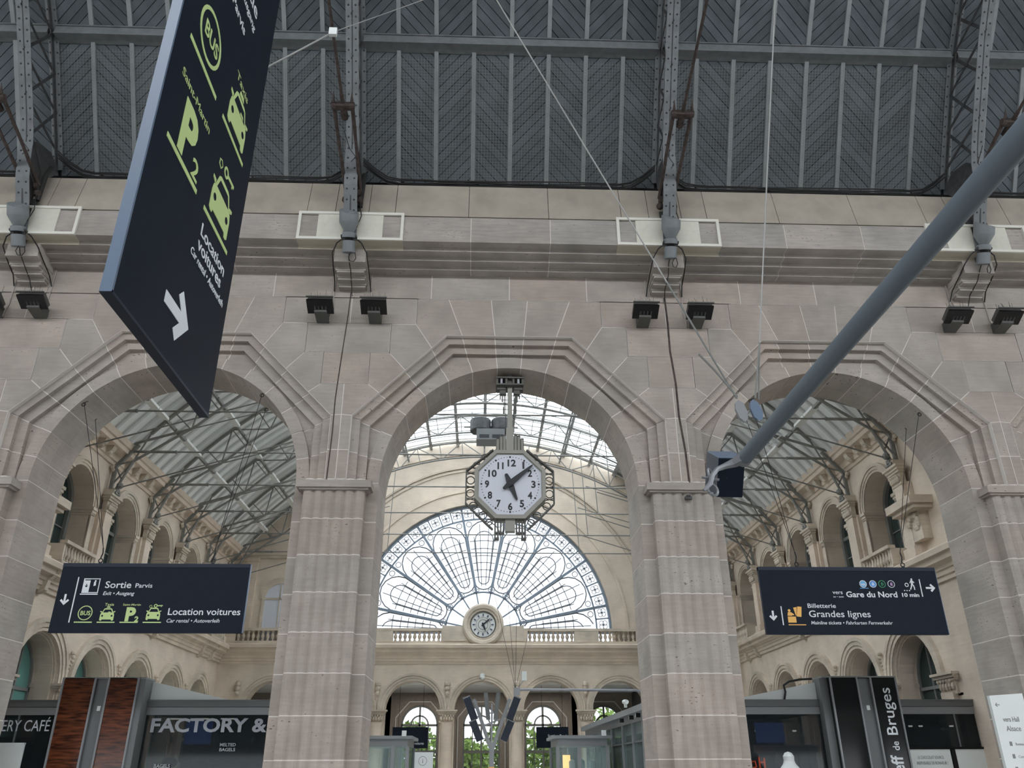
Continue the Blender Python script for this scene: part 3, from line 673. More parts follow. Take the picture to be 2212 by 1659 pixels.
# ================================================================ HALL BEHIND: walls, vault
XL, XR, YB = -13.7, 13.9, 45.0
frL = lambda u, v, w: (XL - w, u, v)
frR = lambda u, v, w: (XR + w, u, v)
frB = lambda u, v, w: (u, YB + w, v)
def archpts(uc, vs, r, n=14, a0=pi, a1=0): return [(uc + r * cos(a0 + (a1 - a0) * i / n), vs + r * sin(a0 + (a1 - a0) * i / n)) for i in range(n + 1)]
def arch_panel(mb, fr, u0, u1, v0, v1, uc, r, vs, w0, w1):
    mb.poly([(u0, v0), (uc - r, v0)] + archpts(uc, vs, r) + [(uc + r, v0), (u1, v0), (u1, v1), (u0, v1)], fr, w0, w1)
def archivolt(mb, fr, uc, vs, r0, r1, w0, w1, n=16):
    o = archpts(uc, vs, r1, n); i_ = archpts(uc, vs, r0, n)
    mb.poly(o + i_[::-1], fr, w0, w1)
BC = [26.85 + 3.86 * k for k in range(5)]; BR = [24.92 + 3.86 * k for k in range(6)]
def capital(mb, fr, u, hw, v0, v1, w0):
    """projecting moulded capital; w0 = wall face, grows out (negative w)"""
    h = v1 - v0
    for a, b, p in ((0, .12, .05), (.12, .62, .03), (.62, .74, .09), (.74, .88, .14), (.88, 1, .2)):
        mb.poly(rect(u - hw - p, u + hw + p, v0 + a * h, v0 + b * h), fr, w0 - p - .04, w0 + .1)
def leafcap(mb, fr, u, hw, v0, v1, w0):
    for i in range(5):
        uu = u - hw + 2 * hw * (i + .5) / 5
        x, y, zz = fr(uu, v0 + (v1 - v0) * .35, w0 - .08); mb.sph((x, y, zz), .075, 6, 4, (1, 1, 1.5))
        x, y, zz = fr(uu + hw / 5, v0 + (v1 - v0) * .6, w0 - .10); mb.sph((x, y, zz), .055, 6, 4, (1, 1, 1.2))
def side_wall(side, fr, nm):
    wall = MB()
    # lower storey
    us = [22.0, 24.92] + BR[1:5] + [45.0]
    r, vs = 1.43, 4.1
    for k, c in enumerate(BC): arch_panel(wall, fr, BR[k], BR[k + 1] if k < 4 else 45.0, 0, 6.62, c, r, vs, 0, .14)
    wall.poly(rect(22, BR[0], 0, 13.2), fr, 0, .5)
    # deep stepped reveal
    for k, c in enumerate(BC): arch_panel(wall, fr, BR[k], BR[k + 1] if k < 4 else 45.0, 0, 6.62, c, r - .10, vs, .14, .62)
    for k, c in enumerate(BC): arch_panel(wall, fr, BR[k], BR[k + 1] if k < 4 else 45.0, 0, 6.62, c, r - .04, vs, .62, 1.5)
    # upper storey
    R_, VS = 1.12, 9.9
    for k, c in enumerate(BC):
        arch_panel(wall, fr, BR[k], BR[k + 1] if k < 4 else 45.0, 7.35, 12.2, c, R_, VS, 0, 1.0)
        wall.poly(rect(BR[k], BR[k + 1] if k < 4 else 45.0, 6.6, 7.4), fr, 0, 1.4)
    w = struct(nm, wall, 'warm')
    # back skin so no light leaks
    part('back_skin', MB().poly(rect(22, 45.5, 6.0, 13.5), fr, 1.55, 1.7).poly(rect(22, 45.5, -.1, 7), fr, 2.6, 2.8), 'brownwall', w)
    sd = 'left' if side < 0 else 'right'
    for k, c in enumerate(BC):
        a = MB(); archivolt(a, fr, c, vs, r, r + .12, -.05, .02); archivolt(a, fr, c, vs, r + .12, r + .27, -.09, .02); archivolt(a, fr, c, vs, r + .27, r + .40, -.13, .02); archivolt(a, fr, c, vs, r - .07, r - .0, .08, .2)
        part('archivolt', a, 'warm2', w)
        a = MB(); archivolt(a, fr, c, VS, R_, R_ + .09, -.04, .02); archivolt(a, fr, c, VS, R_ + .09, R_ + .19, -.07, .02); archivolt(a, fr, c, VS, R_ + .19, R_ + .31, -.11, .02)
        for s in (-1, 1): a.poly(rect(c + s * (R_ + .26), c + s * R_, 7.5, 9.65), fr, -.05, .02)
        part('archivolt', a, 'warm2', w)
        a = MB()   # impost band wrapping into the niche
        for s in (-1, 1):
            for z0, z1, p in ((9.62, 9.70, .03), (9.70, 9.80, .06), (9.80, 9.9, .10)):
                a.poly(rect(c + s * (R_ - p * .7), c + s * (R_ + .28), z0, z1), fr, -.02 - p, .74)
        part('impost_band', a, 'warm2', w)
        # keystone ornament between lower arches, carved drop
        if k < 4:
            a = MB(); u = BR[k + 1]; P = [fr(u, 5.1, -.10), fr(u, 4.97, -.12), fr(u, 4.84, -.12), fr(u, 4.72, -.1), fr(u, 4.6, -.08)]
            for i, p in enumerate(P): a.sph(p, .085 - .012 * i, 8, 5)
            part('carved_drop', a, 'warm2', w)
    # piers of the lower arcade: column + capital
    for u in BR[:6]:
        u = min(u, 44.75)
        a = MB(); a.poly(rect(u - .34, u + .34, 0, 3.55), fr, -.16, .05); part('pier_shaft', a, 'warm', w)
        a = MB(); capital(a, fr, u, .42, 3.5, 4.1, 0); leafcap(a, fr, u, .42, 3.5, 4.1, -.02); part('capital', a, 'warm2', w)
        a = MB(); a.poly(rect(u - .60, u + .60, 3.45, 3.52), fr, .0, 1.4); a.poly(rect(u - .58, u + .58, 3.98, 4.1), fr, .0, 1.4); part('impost_band', a, 'warm2', w)
    # pilasters of the upper storey + capital
    for u in BR:
        u = min(u, 44.7)
        a = MB(); a.poly(rect(u - .27, u + .27, 7.5, 9.95), fr, -.28, .02); a.poly(rect(u - .40, u + .40, 7.5, 9.95), fr, -.14, .02); a.poly(rect(u - .36, u + .36, 7.4, 7.85), fr, -.36, .02); a.poly(rect(u - .42, u + .42, 7.4, 7.55), fr, -.42, .02)
        part('pilaster', a, 'warm', w)
        a = MB(); capital(a, fr, u, .28, 9.9, 10.55, -.22); leafcap(a, fr, u, .28, 9.9, 10.4, -.26); a.poly(rect(u - .24, u + .24, 10.55, 10.75), fr, -.4, .02); part('capital', a, 'warm2', w)
        a = MB()   # carved console above the rib foot
        for i in range(4): a.sph(fr(u + (-.14 + .09 * i), 11.62 - .08 * (i % 2), -.1), .08, 7, 5)
        part('carved_console', a, 'warm2', w)
    # storey cornice
    a = MB(); a.sweep([(6.60, 0), (6.60, -.08), (6.72, -.10), (6.74, -.16), (6.86, -.18), (6.88, -.24), (6.98, -.26), (7.05, -.46), (7.2, -.50), (7.22, -.62), (7.36, -.66), (7.42, -.60), (7.42, .1), (6.60, .1)], 22, 45, fr); part('cornice', a, 'warm', w)
    # top cornice with modillions
    a = MB(); a.sweep([(11.75, 0), (11.75, -.06), (11.86, -.08), (11.88, -.14), (12.14, -.16), (12.16, -.52), (12.3, -.55), (12.32, -.62), (12.52, -.70), (12.58, -.60), (12.58, .1), (11.75, .1)], 22, 45, fr); part('cornice', a, 'warm', w)
    md = MB().sweep([(11.86, .0), (11.86, -.16), (11.90, -.26), (12.0, -.36), (12.14, -.42), (12.16, -.42), (12.16, 0)], -.13, .13, fr)
    md.sph(fr(0, 11.94, -.24), .10, 8, 5)
    mm = md.mesh('modillion', 'warm2')
    for k in range(6):
        for i in range(4 if k else 2):
            u = BR[k] - 3.86 + .86 + .71 * i if k else 22.6 + .72 * i
            put('modillion', mm, w, (0, u, 0))
    # windows in both storeys
    wi = 0
    for k, c in enumerate(BC):
        gl = 'tealglass' if side < 0 else 'darkglass'
        win = MB(); rr = r - .04; W = .84
        for o_, i_ in ((rr, rr - .09),): archivolt(win, fr, c, vs, i_, o_, W - .06, W + .06)
        for s in (-1, 1): win.poly(rect(c + s * rr, c + s * (rr - .09), 2.95, vs), fr, W - .06, W + .06)
        for u in (-.47, .47): win.poly(rect(c + u - .035, c + u + .035, 2.95, vs + 1.15), fr, W - .05, W + .05)
        win.poly(rect(c - rr, c + rr, 3.85, 3.95), fr, W - .06, W + .06); win.poly(rect(c - rr, c + rr, 2.8, 2.97), fr, W - .1, W + .1)
        o = struct('window_%d' % (k + 1 if side < 0 else k + 11), win, 'frame')
        part('pane', MB().poly([(c - rr, 0), (c - rr, vs)] + archpts(c, vs, rr)[1:-1] + [(c + rr, vs), (c + rr, 0)], fr, W, W + .01), gl, o)
        win = MB(); rr = R_; W = .78
        archivolt(win, fr, c, VS, rr - .16, rr, W - .12, W + .1)
        for s in (-1, 1): win.poly(rect(c + s * rr, c + s * (rr - .16), 7.4, VS), fr, W - .12, W + .1)
        win.poly(rect(c - .04, c + .04, 7.5, VS + .8), fr, W - .06, W + .04); win.poly(rect(c - rr, c + rr, 9.8, 9.92), fr, W - .08, W + .04)
        for v in (8.3, 9.1): win.poly(rect(c - rr, c + rr, v - .02, v + .02), fr, W - .03, W + .03)
        for u in (-.42, .42): win.poly(rect(c + u - .015, c + u + .015, 7.5, VS), fr, W - .03, W + .03)
        o = struct('window_%d' % (k + 21 if side < 0 else k + 31), win, 'frame')
        part('pane', MB().poly([(c - rr, 7.4), (c - rr, VS)] + archpts(c, VS, rr)[1:-1] + [(c + rr, VS), (c + rr, 7.4)], fr, W, W + .01), 'darkglass', o)
    # balconies
    for k, c in ((0, BC[0] - .25), (2, BC[2]), (4, BC[4])):
        b = MB(); b.poly(rect(c - 1.0, c + 1.0, 7.42, 7.5), fr, -.62, 0); b.poly(rect(c - 1.06, c + 1.06, 8.02, 8.12), fr, -.70, -.46); b.poly(rect(c - 1.04, c - .94, 7.5, 8.02), fr, -.62, 0); b.poly(rect(c + .94, c + 1.04, 7.5, 8.02), fr, -.62, 0)
        t = thing('balcony', '%s small stone balcony under an arch of the %s hall wall' % (['nearest', 'second', 'third', 'fourth', 'farthest'][k], sd), 'balcony', fr(c, 7.4, -.4), 'balconies of the %s hall wall' % sd)
        part('slab', b, 'warm2', t)
        for i in range(9):
            p = fr(c - .82 + 1.64 * i / 8, 0, -.57); part('baluster', MB().lathe((p[0], p[1], 0), [(.05, 7.5), (.06, 7.54), (.035, 7.58), (.075, 7.70), (.04, 7.88), (.04, 7.94), (.06, 7.98), (.05, 8.02)], 8), 'warm2', t)
        for s in (-1, 1):
            p = MB(); p.sweep([(6.5, -.1), (6.6, -.25), (6.9, -.3), (7.0, -.4), (7.2, -.55), (7.42, -.58), (7.42, 0), (6.5, 0)], c + s * .8 - .1, c + s * .8 + .1, fr); part('console', p, 'warm2', t)
    return w
wall_left = side_wall(-1, frL, 'wall_left'); wall_right = side_wall(1, frR, 'wall_right')
# carved console and projecting slab beside the nearest niche
for sd, fr in (('left', frL), ('right', frR)):
    mb = MB(); mb.poly(rect(23.55, 25.15, 8.95, 9.2), fr, -.75, 0); mb.poly(rect(23.65, 25.05, 8.82, 8.95), fr, -.62, 0)
    t = thing('pediment_console', 'projecting stone shelf on a carved scroll, %s hall wall near the arch edge' % sd, 'console', fr(24.3, 8.4, -.1), 'scroll consoles on the hall walls')
    part('shelf', mb, 'warm2', t)
    mb = MB()
    for i in range(14): a = i * .7; mb.sph(fr(24.3 + (.28 - .015 * i) * cos(a), 8.5 + (.28 - .015 * i) * sin(a), -.35 + .01 * i), .12 - .004 * i, 6, 4)
    mb.poly(rect(24.0, 24.6, 7.95, 8.85), fr, -.3, 0); part('scroll', mb, 'warm2', t)
# ---------------------------------------------------------------- back wall
FX, FZ, FR_ = .13, 8.32, 7.0
VCX, VCZ, VR = .08, 2.44, 16.6
bw = MB(); bcs = [.11 + 3.6 * k for k in range(-3, 4)]
for c in bcs: arch_panel(bw, frB, c - 1.8, c + 1.8, 0, 6.6, c, 1.43, 4.3, 0, .8)
bw.poly(rect(-14.2, bcs[0] - 1.8, 0, 6.6), frB, 0, .8); bw.poly(rect(bcs[-1] + 1.8, 14.4, 0, 6.6), frB, 0, .8)
bw.poly(rect(-14.2, 14.4, 6.6, 7.5), frB, 0, .8)
gable = [(VCX + (VR + .3) * sin(a), VCZ + (VR + .3) * cos(a)) for a in [radians(-57 + 114 * i / 40) for i in range(41)]]
for s in (-1, 1):
    half = [(x, zz) for x, zz in gable if s * (x - FX) >= 0]; half = half if s > 0 else half[::-1]
    fan = [(FX + s * FR_ * sin(pi / 2 * i / 20), FZ + FR_ * cos(pi / 2 * i / 20)) for i in range(21)]
    P = [(FX, FZ + FR_)] + [(FX, VCZ + VR + .3)] + half + [(s * 14.3, 7.5)]
    inner = [(FX + s * FR_, 7.5)] + fan[::-1]
    # side windows: arched openings in the flank
    if s < 0: P, inner = P, inner
    bw.poly(P + inner[:-1], frB, 0, .8)
wall_back = struct('wall_back', bw, 'warm')
a = MB()
for r0, r1, w in ((FR_ + .0, FR_ + .14, -.05), (FR_ + .14, FR_ + .75, -.02), (FR_ + .75, FR_ + .9, -.08)): archivolt(a, frB, FX, FZ, r0, r1, w, .02, 40)
part('archivolt', a, 'warm', wall_back)
a = MB()
for r0, r1, w in ((9.0, 9.12, -.06), (9.2, 9.3, -.1)): archivolt(a, frB, FX, FZ, r0, r1, w, .02, 40)
part('archivolt', a, 'warm2', wall_back)
a = MB(); vol = lambda r0, r1: [(VCX + r1 * sin(t), VCZ + r1 * cos(t)) for t in [radians(-50 + 100 * i / 30) for i in range(31)]] + [(VCX + r0 * sin(t), VCZ + r0 * cos(t)) for t in [radians(50 - 100 * i / 30) for i in range(31)]]
a.poly(vol(VR - .75, VR - .6), frB, -.08, .02); part('archivolt', a, 'warm2', wall_back)
for c in bcs:
    a = MB(); archivolt(a, frB, c, 4.3, 1.43, 1.55, -.05, .02); archivolt(a, frB, c, 4.3, 1.55, 1.68, -.09, .02); archivolt(a, frB, c, 4.3, 1.68, 1.78, -.14, .02); part('archivolt', a, 'warm2', wall_back)
for k in range(8):
    u = bcs[0] - 1.8 + 3.6 * k
    a = MB(); capital(a, frB, u, .34, 3.68, 4.3, 0); leafcap(a, frB, u, .34, 3.7, 4.2, -.03); part('capital', a, 'warm2', wall_back)
    part('column', MB().lathe((u, YB - .02, 0), [(.40, 0), (.40, .3), (.33, .4), (.32, 3.6), (.34, 3.7)], 16), 'warm', wall_back, smooth=True)
    a = MB()
    for i in range(3): a.sph((u, YB - .15, 5.55 - .22 * i), .17 - .03 * i, 8, 5)
    part('carved_drop', a, 'warm2', wall_back)
a = MB(); a.sweep([(6.55, 0), (6.55, -.05), (6.66, -.08), (6.68, -.15), (6.8, -.17), (6.82, -.22), (6.95, -.25), (7.1, -.5), (7.28, -.55), (7.3, -.68), (7.45, -.72), (7.5, -.65), (7.5, .1), (6.55, .1)], -13.7, 13.9, frB); part('cornice', a, 'warm', wall_back)
# pilaster strips and blind panels on the flanks of the back wall
for u in (-12.6, -9.2, 9.6, 12.8):
    a = MB(); a.poly(rect(u - .3, u + .3, 7.5, 12.0), frB, -.12, .02); a.poly(rect(u - .38, u + .38, 11.9, 12.1), frB, -.2, .02); part('pilaster', a, 'warm', wall_back)
a = MB(); a.sweep([(12.1, 0), (12.1, -.12), (12.22, -.16), (12.24, -.25), (12.36, -.28), (12.36, .05), (12.1, .05)], -13.7, -8.3, frB); a.sweep([(12.1, 0), (12.1, -.12), (12.22, -.16), (12.24, -.25), (12.36, -.28), (12.36, .05), (12.1, .05)], 8.7, 13.9, frB); part('string_course', a, 'warm2', wall_back)
for s, nm in ((-1, 'window_41'), (1, 'window_42')):
    c = -10.9 if s < 0 else 11.1
    a = MB(); archivolt(a, frB, c, 9.9, .8, .95, -.1, .02); archivolt(a, frB, c, 9.9, .95, 1.15, -.06, .02)
    for q in (-1, 1): a.poly(rect(c + q * .8, c + q * .95, 7.5, 9.9), frB, -.1, .02)
    a.poly(rect(c - .03, c + .03, 7.6, 10.65), frB, -.06, .0); a.poly(rect(c - .8, c + .8, 9.85, 9.95), frB, -.06, 0)
    o = struct(nm, a, 'warm2'); part('pane', MB().poly([(c - .8, 7.5), (c - .8, 9.9)] + archpts(c, 9.9, .8)[1:-1] + [(c + .8, 9.9), (c + .8, 7.5)], frB, -.03, -.02), 'dial', o, label='bright milky pane')
# balustrade
bal = thing('balustrade', 'long stone balustrade in front of the big fan window, clock in its middle', 'balustrade', (.1, 44.7, 7.5))
yb = 44.72
part('base_rail', MB().b2((-13.7, yb - .16, 7.48), (13.9, yb + .16, 7.66)), 'warm2', bal); part('top_rail', MB().b2((-13.7, yb - .18, 8.18), (13.9, yb + .18, 8.32)), 'warm2', bal)
segs = [(-12.9, -10.6), (-9.6, -8.0), (-4.65, -2.1), (2.5, 5.0), (6.3, 8.3), (9.2, 12.8)]
balm = MB().lathe((0, 0, 0), [(.07, 7.66), (.08, 7.70), (.045, 7.75), (.10, 7.88), (.095, 7.93), (.045, 8.06), (.05, 8.10), (.08, 8.14), (.075, 8.18)], 8).mesh('baluster', 'warm2', (0, 44.7, 7.5))
edges = [-13.7] + [x for sg in segs for x in sg] + [13.9]
for x0, x1 in segs:
    n = max(3, int((x1 - x0) / .235)); 
    for i in range(n): put('baluster', balm, bal, (x0 + (x1 - x0) * (i + .5) / n - .1, yb, 0))
for i in range(0, len(edges), 2):
    if edges[i + 1] > edges[i]: part('pedestal', MB().b2((edges[i], yb - .17, 7.62), (edges[i + 1], yb + .17, 8.2)), 'warm2', bal)
# small round clock
ck = thing('round_clock', 'small round stone-framed clock in the middle of the far balustrade', 'clock', (.12, 44.4, 7.6))
cc = Vector((.12, 44.45, 8.5))
part('stone_ring', MB().lathe(cc, [(.66, .12), (.72, -.02), (.80, .0), (.86, -.10), (1.0, -.12), (1.10, -.02), (1.10, .5), (.66, .5)], 36, (0, 1, 0)), 'warm2', ck, smooth=True)
part('shoulder', MB().b2((-2.05, 44.52, 7.66), (2.3, 44.9, 8.44)), 'warm2', ck)
dl_ = part('dial', MB().lathe(cc + Vector((0, .06, 0)), [(.68, 0), (.68, .05)], 32, (0, 1, 0)), 'whitebox', ck)
for i in range(12):
    a_ = radians(30 * i); c0 = cc + Vector((sin(a_) * .5, .045, cos(a_) * .5)); part('numeral_plate', MB().lathe(c0, [(.085, 0), (.085, .02)], 8, (0, 1, 0)), 'dial', dl_)
    c1 = cc + Vector((sin(a_) * .44, .03, cos(a_) * .44)); c2 = cc + Vector((sin(a_) * .56, .03, cos(a_) * .56)); part('numeral', MB().bar(c1, c2, .05, .012, side=(0, 1, 0)), 'ink', dl_)
part('rim', MB().circle(cc + Vector((0, .02, 0)), .66, .022, n=32).circle(cc + Vector((0, .02, 0)), .26, .012, n=24).circle(cc + Vector((0, .02, 0)), .38, .01, n=24), 'clockdk', ck)
def hand(mb, c, ang, l, w, tail=.1):
    d = Vector((sin(ang), 0, cos(ang))); p = Vector((d.z, 0, -d.x)); mb.prism([c - d * tail - p * w, c + d * l * .55 - p * w * .9, c + d * l, c + d * l * .55 + p * w * .9, c - d * tail + p * w], (0, .02, 0)); return mb
part('minute_hand', hand(MB(), cc + Vector((0, -.0, 0)), radians(50), .56, .04), 'ink', ck); part('hour_hand', hand(MB(), cc + Vector((0, -.02, 0)), radians(158), .40, .05), 'ink', ck)
# ---------------------------------------------------------------- fan window
fan = MB(); W0, W1 = .30, .42
def arcbar(mb, r, t, a0, a1, n, w0=W0, w1=W1): 
    A = [radians(a0 + (a1 - a0) * i / n) for i in range(n + 1)]
    mb.poly([(FX + (r + t / 2) * cos(x), FZ + (r + t / 2) * sin(x)) for x in A] + [(FX + (r - t / 2) * cos(x), FZ + (r - t / 2) * sin(x)) for x in reversed(A)], frB, w0, w1)
def radbar(mb, ang, r0, r1, t, w0=W0, w1=W1):
    a = radians(ang); d = (cos(a), sin(a)); n = (-d[1], d[0])
    mb.poly([(FX + d[0] * r0 + n[0] * t / 2, FZ + d[1] * r0 + n[1] * t / 2), (FX + d[0] * r1 + n[0] * t / 2, FZ + d[1] * r1 + n[1] * t / 2), (FX + d[0] * r1 - n[0] * t / 2, FZ + d[1] * r1 - n[1] * t / 2), (FX + d[0] * r0 - n[0] * t / 2, FZ + d[1] * r0 - n[1] * t / 2)], frB, w0, w1)
arcbar(fan, 6.95, .12, 0, 180, 60, .2, .5); fan.poly(rect(FX - 7, FX + 7, 8.16, 8.40), frB, .2, .5); fan.poly(rect(FX - 7, FX + 7, 7.3, 7.5), frB, .2, .5)
window_fan = struct('window_50', fan, 'fanbar')
SP = [11.25 + 22.5 * i for i in range(8)]
mb = MB(); arcbar(mb, 6.2, .075, 0, 180, 60); part('ring_bar', mb, 'fanbar', window_fan)
mb = MB(); arcbar(mb, 2.05, .075, 0, 180, 40); part('ring_bar', mb, 'fanbar', window_fan)
for s_ in SP: mb = MB(); radbar(mb, s_, 2.05, 6.95, .12, .22, .46); part('spoke', mb, 'fanbar', window_fan); mb = MB(); radbar(mb, s_, 1.0, 2.05, .07); part('hub_bar', mb, 'fanbar', window_fan)
for i in range(32):
    a_ = 180 * i / 32 + 0
    if i and min(abs(a_ - q) for q in SP) > 1: mb = MB(); radbar(mb, a_, 6.2, 6.95, .06); part('rim_bar', mb, 'fanbar', window_fan)
def P2(r, ang): a = radians(ang); return (FX + r * cos(a), YB + .36, FZ + r * sin(a))
for i in range(32):    # quatrefoils in the rim
    c = P2(6.58, 180 * (i + .5) / 32); mb = MB()
    for q in range(4): a_ = radians(45 + 90 * q) + radians(180 * (i + .5) / 32); mb.circle((c[0] + .13 * cos(a_), c[1], c[2] + .13 * sin(a_)),   .125, .017, n=10, m=4)
    mb.circle(c, .05, .016, n=8, m=4); part('quatrefoil', mb, 'fanbar2', window_fan)
petc = [0] + [22.5 * i for i in range(1, 8)] + [180]
for a_ in petc:
    half = a_ in (0, 180); mb = MB()
    def pet(r0, r1, k, rad):
        # rounded petal: inner radius point r0, outer r1, half-width proportional to radius
        pts = []; hw = lambda r: r * tan(radians(11.25)) * k
        c1 = r1 - hw(r1) * .9
        c0 = r0 + hw(r0) * .9
        A = radians(a_); D = Vector((cos(A), 0, sin(A))); Nn = Vector((-sin(A), 0, cos(A))); O = Vector((FX, YB + .36, FZ))
        for i in range(9): t = -pi / 2 + pi * i / 8; pts.append(O + D * (c1 + hw(r1) * .9 * cos(t)) + Nn * (hw(c1) * sin(t)))
        for i in range(7): t = pi / 2 + pi * i / 6; pts.append(O + D * (c0 + hw(r0) * .9 * cos(t)) + Nn * (hw(c0) * sin(t)))
        pts = [p for p in pts if p.z >= FZ + .05]
        if half: pts.sort(key=lambda p: (p - O).dot(D))
        mb.tube(pts, rad, 4, closed=not half) if len(pts) > 2 else None
    pet(2.2, 6.1, .93, .036); pet(2.5, 5.5, .52, .030)
    part('petal_bar', mb, 'fanbar2', window_fan)
    mb = MB()
    for off in (-6.5, -2.6, 2.6, 6.5) if not half else ((2.6, 6.5) if a_ == 0 else (-2.6, -6.5)): radbar(mb, a_ + off, 2.4 if abs(off) < 3 else 3.2, 5.9 if abs(off) < 3 else 5.2, .042, .34, .38)
    part('leading', mb, 'fanbar2', window_fan)
    for rr in (2.9, 3.3, 3.7, 4.1, 4.5, 4.95):
        mb = MB(); lo, hi = max(0, a_ - 9.5), min(180, a_ + 9.5); arcbar(mb, rr, .038, lo, hi, 5, .34, .38); part('glazing_arc', mb, 'fanbar2', window_fan)
    for da in (-8.5, 8.5):
        if 0 < a_ + da < 180: part('corner_circle', MB().circle(P2(5.95, a_ + da), .15, .022, n=12, m=4).circle(P2(2.18, a_ + da), .07, .02, n=8, m=4), 'fanbar2', window_fan)
part('pane', MB().poly([(FX + 6.95 * cos(pi * i / 48), FZ + 6.95 * sin(pi * i / 48)) for i in range(49)] + [(FX - 6.95, 7.4), (FX + 6.95, 7.4)], frB, .37, .375), 'fanglass', window_fan)
# ================================================================ BARREL VAULT OF THE HALL
def frV(a, y, r): a = radians(a); return (VCX + r * sin(a), y, VCZ + r * cos(a))
def arcstrip(mb, a0, a1, y0, y1, r0, r1, n=8):
    for i in range(n):
        p, q = a0 + (a1 - a0) * i / n, a0 + (a1 - a0) * (i + 1) / n
        mb.add([frV(p, y0, r0), frV(q, y0, r0), frV(q, y1, r0), frV(p, y1, r0), frV(p, y0, r1), frV(q, y0, r1), frV(q, y1, r1), frV(p, y1, r1)], [(0, 1, 2, 3), (7, 6, 5, 4), (0, 4, 5, 1), (2, 6, 7, 3), (0, 3, 7, 4), (1, 5, 6, 2)])
    return mb
AG = 27.5
shell = MB()
for s in (-1, 1): arcstrip(shell, s * AG, s * 53, 22, 45.3, VR + .12, VR + .2, 14)
vault = struct('ceiling', shell, 'brownwall')
py = .643
k = 0; y = 22.0
vp = {s: arcstrip(MB(), s * AG, s * 53, .015, py - .13, VR, VR + .05, 12).mesh('vault_board', 'vault') for s in (-1, 1)}
vr = {s: arcstrip(MB(), s * AG, s * 53, py - .13, py - .0, VR - .09, VR + .04, 12).mesh('vault_rib', 'vaultdk') for s in (-1, 1)}
while y < 45.2:
    for s in (-1, 1): put('vault_board', vp[s], vault, (0, y, 0)); put('vault_rib', vr[s], vault, (0, y, 0))
    y += py
# skylight: glazing with frames
sky = MB()
for a in (-AG, AG): arcstrip(sky, a - .45, a + .45, 22, 45.3, VR - .12, VR + .2, 1)
skylight = struct('window_60', sky, 'trusslite')
AN = [-AG + 5.5 * i for i in range(11)]
for i, a in enumerate(AN[1:-1]): part('purlin_bar', arcstrip(MB(), a - .28, a + .28, 22, 45.2, VR - .16, VR + .06, 1), 'trusslite', skylight)
YB_ = [22.0] + BR + [45.2]
for a, b in zip(YB_, YB_[1:]):
    for q, r in zip(AN, AN[1:]): part('pane', arcstrip(MB(), q + .1, r - .1, a, b, VR, VR + .01, 1), 'skyglass', skylight)
yy = 22.4
gb = arcstrip(MB(), -AG, AG, -.028, .028, VR - .05, VR - .01, 14).mesh('glazing_bar', 'trusslite')
while yy < 45: put('glazing_bar', gb, skylight, (0, yy, 0)); yy += .62
# pale boards of roof between panes (translucent strips seen from below)
# trusses
def truss(i, Y):
    t = thing('vault_truss', '', 'truss', (VCX, Y, 10.7), 'lattice arch trusses of the hall vault')
    RO, RN = VR - .18, VR - 1.15
    part('outer_chord', arcstrip(MB(), -50, 50, Y - .06, Y + .06, RO - .05, RO + .05, 30), 'truss', t)
    inner = [frV(a, Y, RN) for a in [-45 + 90 * q / 26 for q in range(27)]]
    footL, footR = [(XL + .30, Y, 10.75), (XL + .75, Y, 11.9)], [(XR - .30, Y, 10.75), (XR - .75, Y, 11.9)]
    part('inner_chord', MB().tube(footL + inner + footR[::-1], .05, 6), 'truss', t)
    for s, X in ((-1, XL), (1, XR)):
        o_ = [(X - s * .14, Y, 10.75), (X - s * .16, Y, 11.7), frV(s * 52, Y, RO)]; mb = MB()
        for a, b in zip(o_, o_[1:]): mb.bar(a, b, .12)
        part('foot_post', mb, 'truss', t)
        f = (footL, footR)[s > 0]
        mb = MB().bar((X - s * .16, Y, 11.0), f[1], .05).bar((X - s * .16, Y, 11.7), (X - s * .45, Y, 11.2), .05).bar((X - s * .16, Y, 11.75), f[1], .05).bar(frV(s * 50, Y, RO), f[1], .05)
        part('foot_brace', mb, 'truss', t)
        part('foot_casting', MB().sph((X - s * .28, Y, 10.72), .2, 8, 5, (1.2, .8, .7)).sph((X - s * .45, Y, 10.95), .13, 8, 5).b2((X - s * .45, Y - .2, 10.6), (X - s * .02, Y + .2, 10.68)), 'truss', t)
        # inclined tie and short heavy strut
        part('tie_rod', MB().tube([(X - s * .35, Y, 10.85), (X - s * 4.1, Y, 12.0), (X - s * 8.5, Y, 13.35)], .028, 5), 'truss', t)
        part('strut', MB().tube([(X - s * .5, Y, 12.55), (X - s * 2.6, Y, 13.2)], .05, 6), 'truss', t)
        part('tie_rod', MB().tube([(X - s * 2.6, Y, 13.2), (X - s * 8.5, Y, 14.9)], .026, 5), 'truss', t)
        part('tie_sleeve', MB().tube([(X - s * .45, Y, 12.28), (X - s * 2.2, Y, 12.28)], .05, 6).sph((X - s * 2.25, Y, 12.28), .07, 6, 4), 'truss', t)
        part('hanger', MB().tube([(X - s * 8.5, Y, 12.28), frV(s * 19.2, Y, RN)], .022, 5), 'truss', t)
    part('tie_rod', MB().tube([(XL + 2, Y, 12.28), (XR - 2, Y, 12.28)], .032, 5), 'truss', t)
    mb = MB(); nb = 20
    for q in range(nb):
        a, b = -46 + 92 * q / nb, -46 + 92 * (q + 1) / nb
        m2 = MB().bar(frV(a, Y, RO), frV(a, Y, RN), .048)
        if q % 2: m2.bar(frV(a, Y, RO), frV(b, Y, RN), .048)
        else: m2.bar(frV(a, Y, RN), frV(b, Y, RO), .048)
        part('bracing', m2, 'truss', t)
    return t
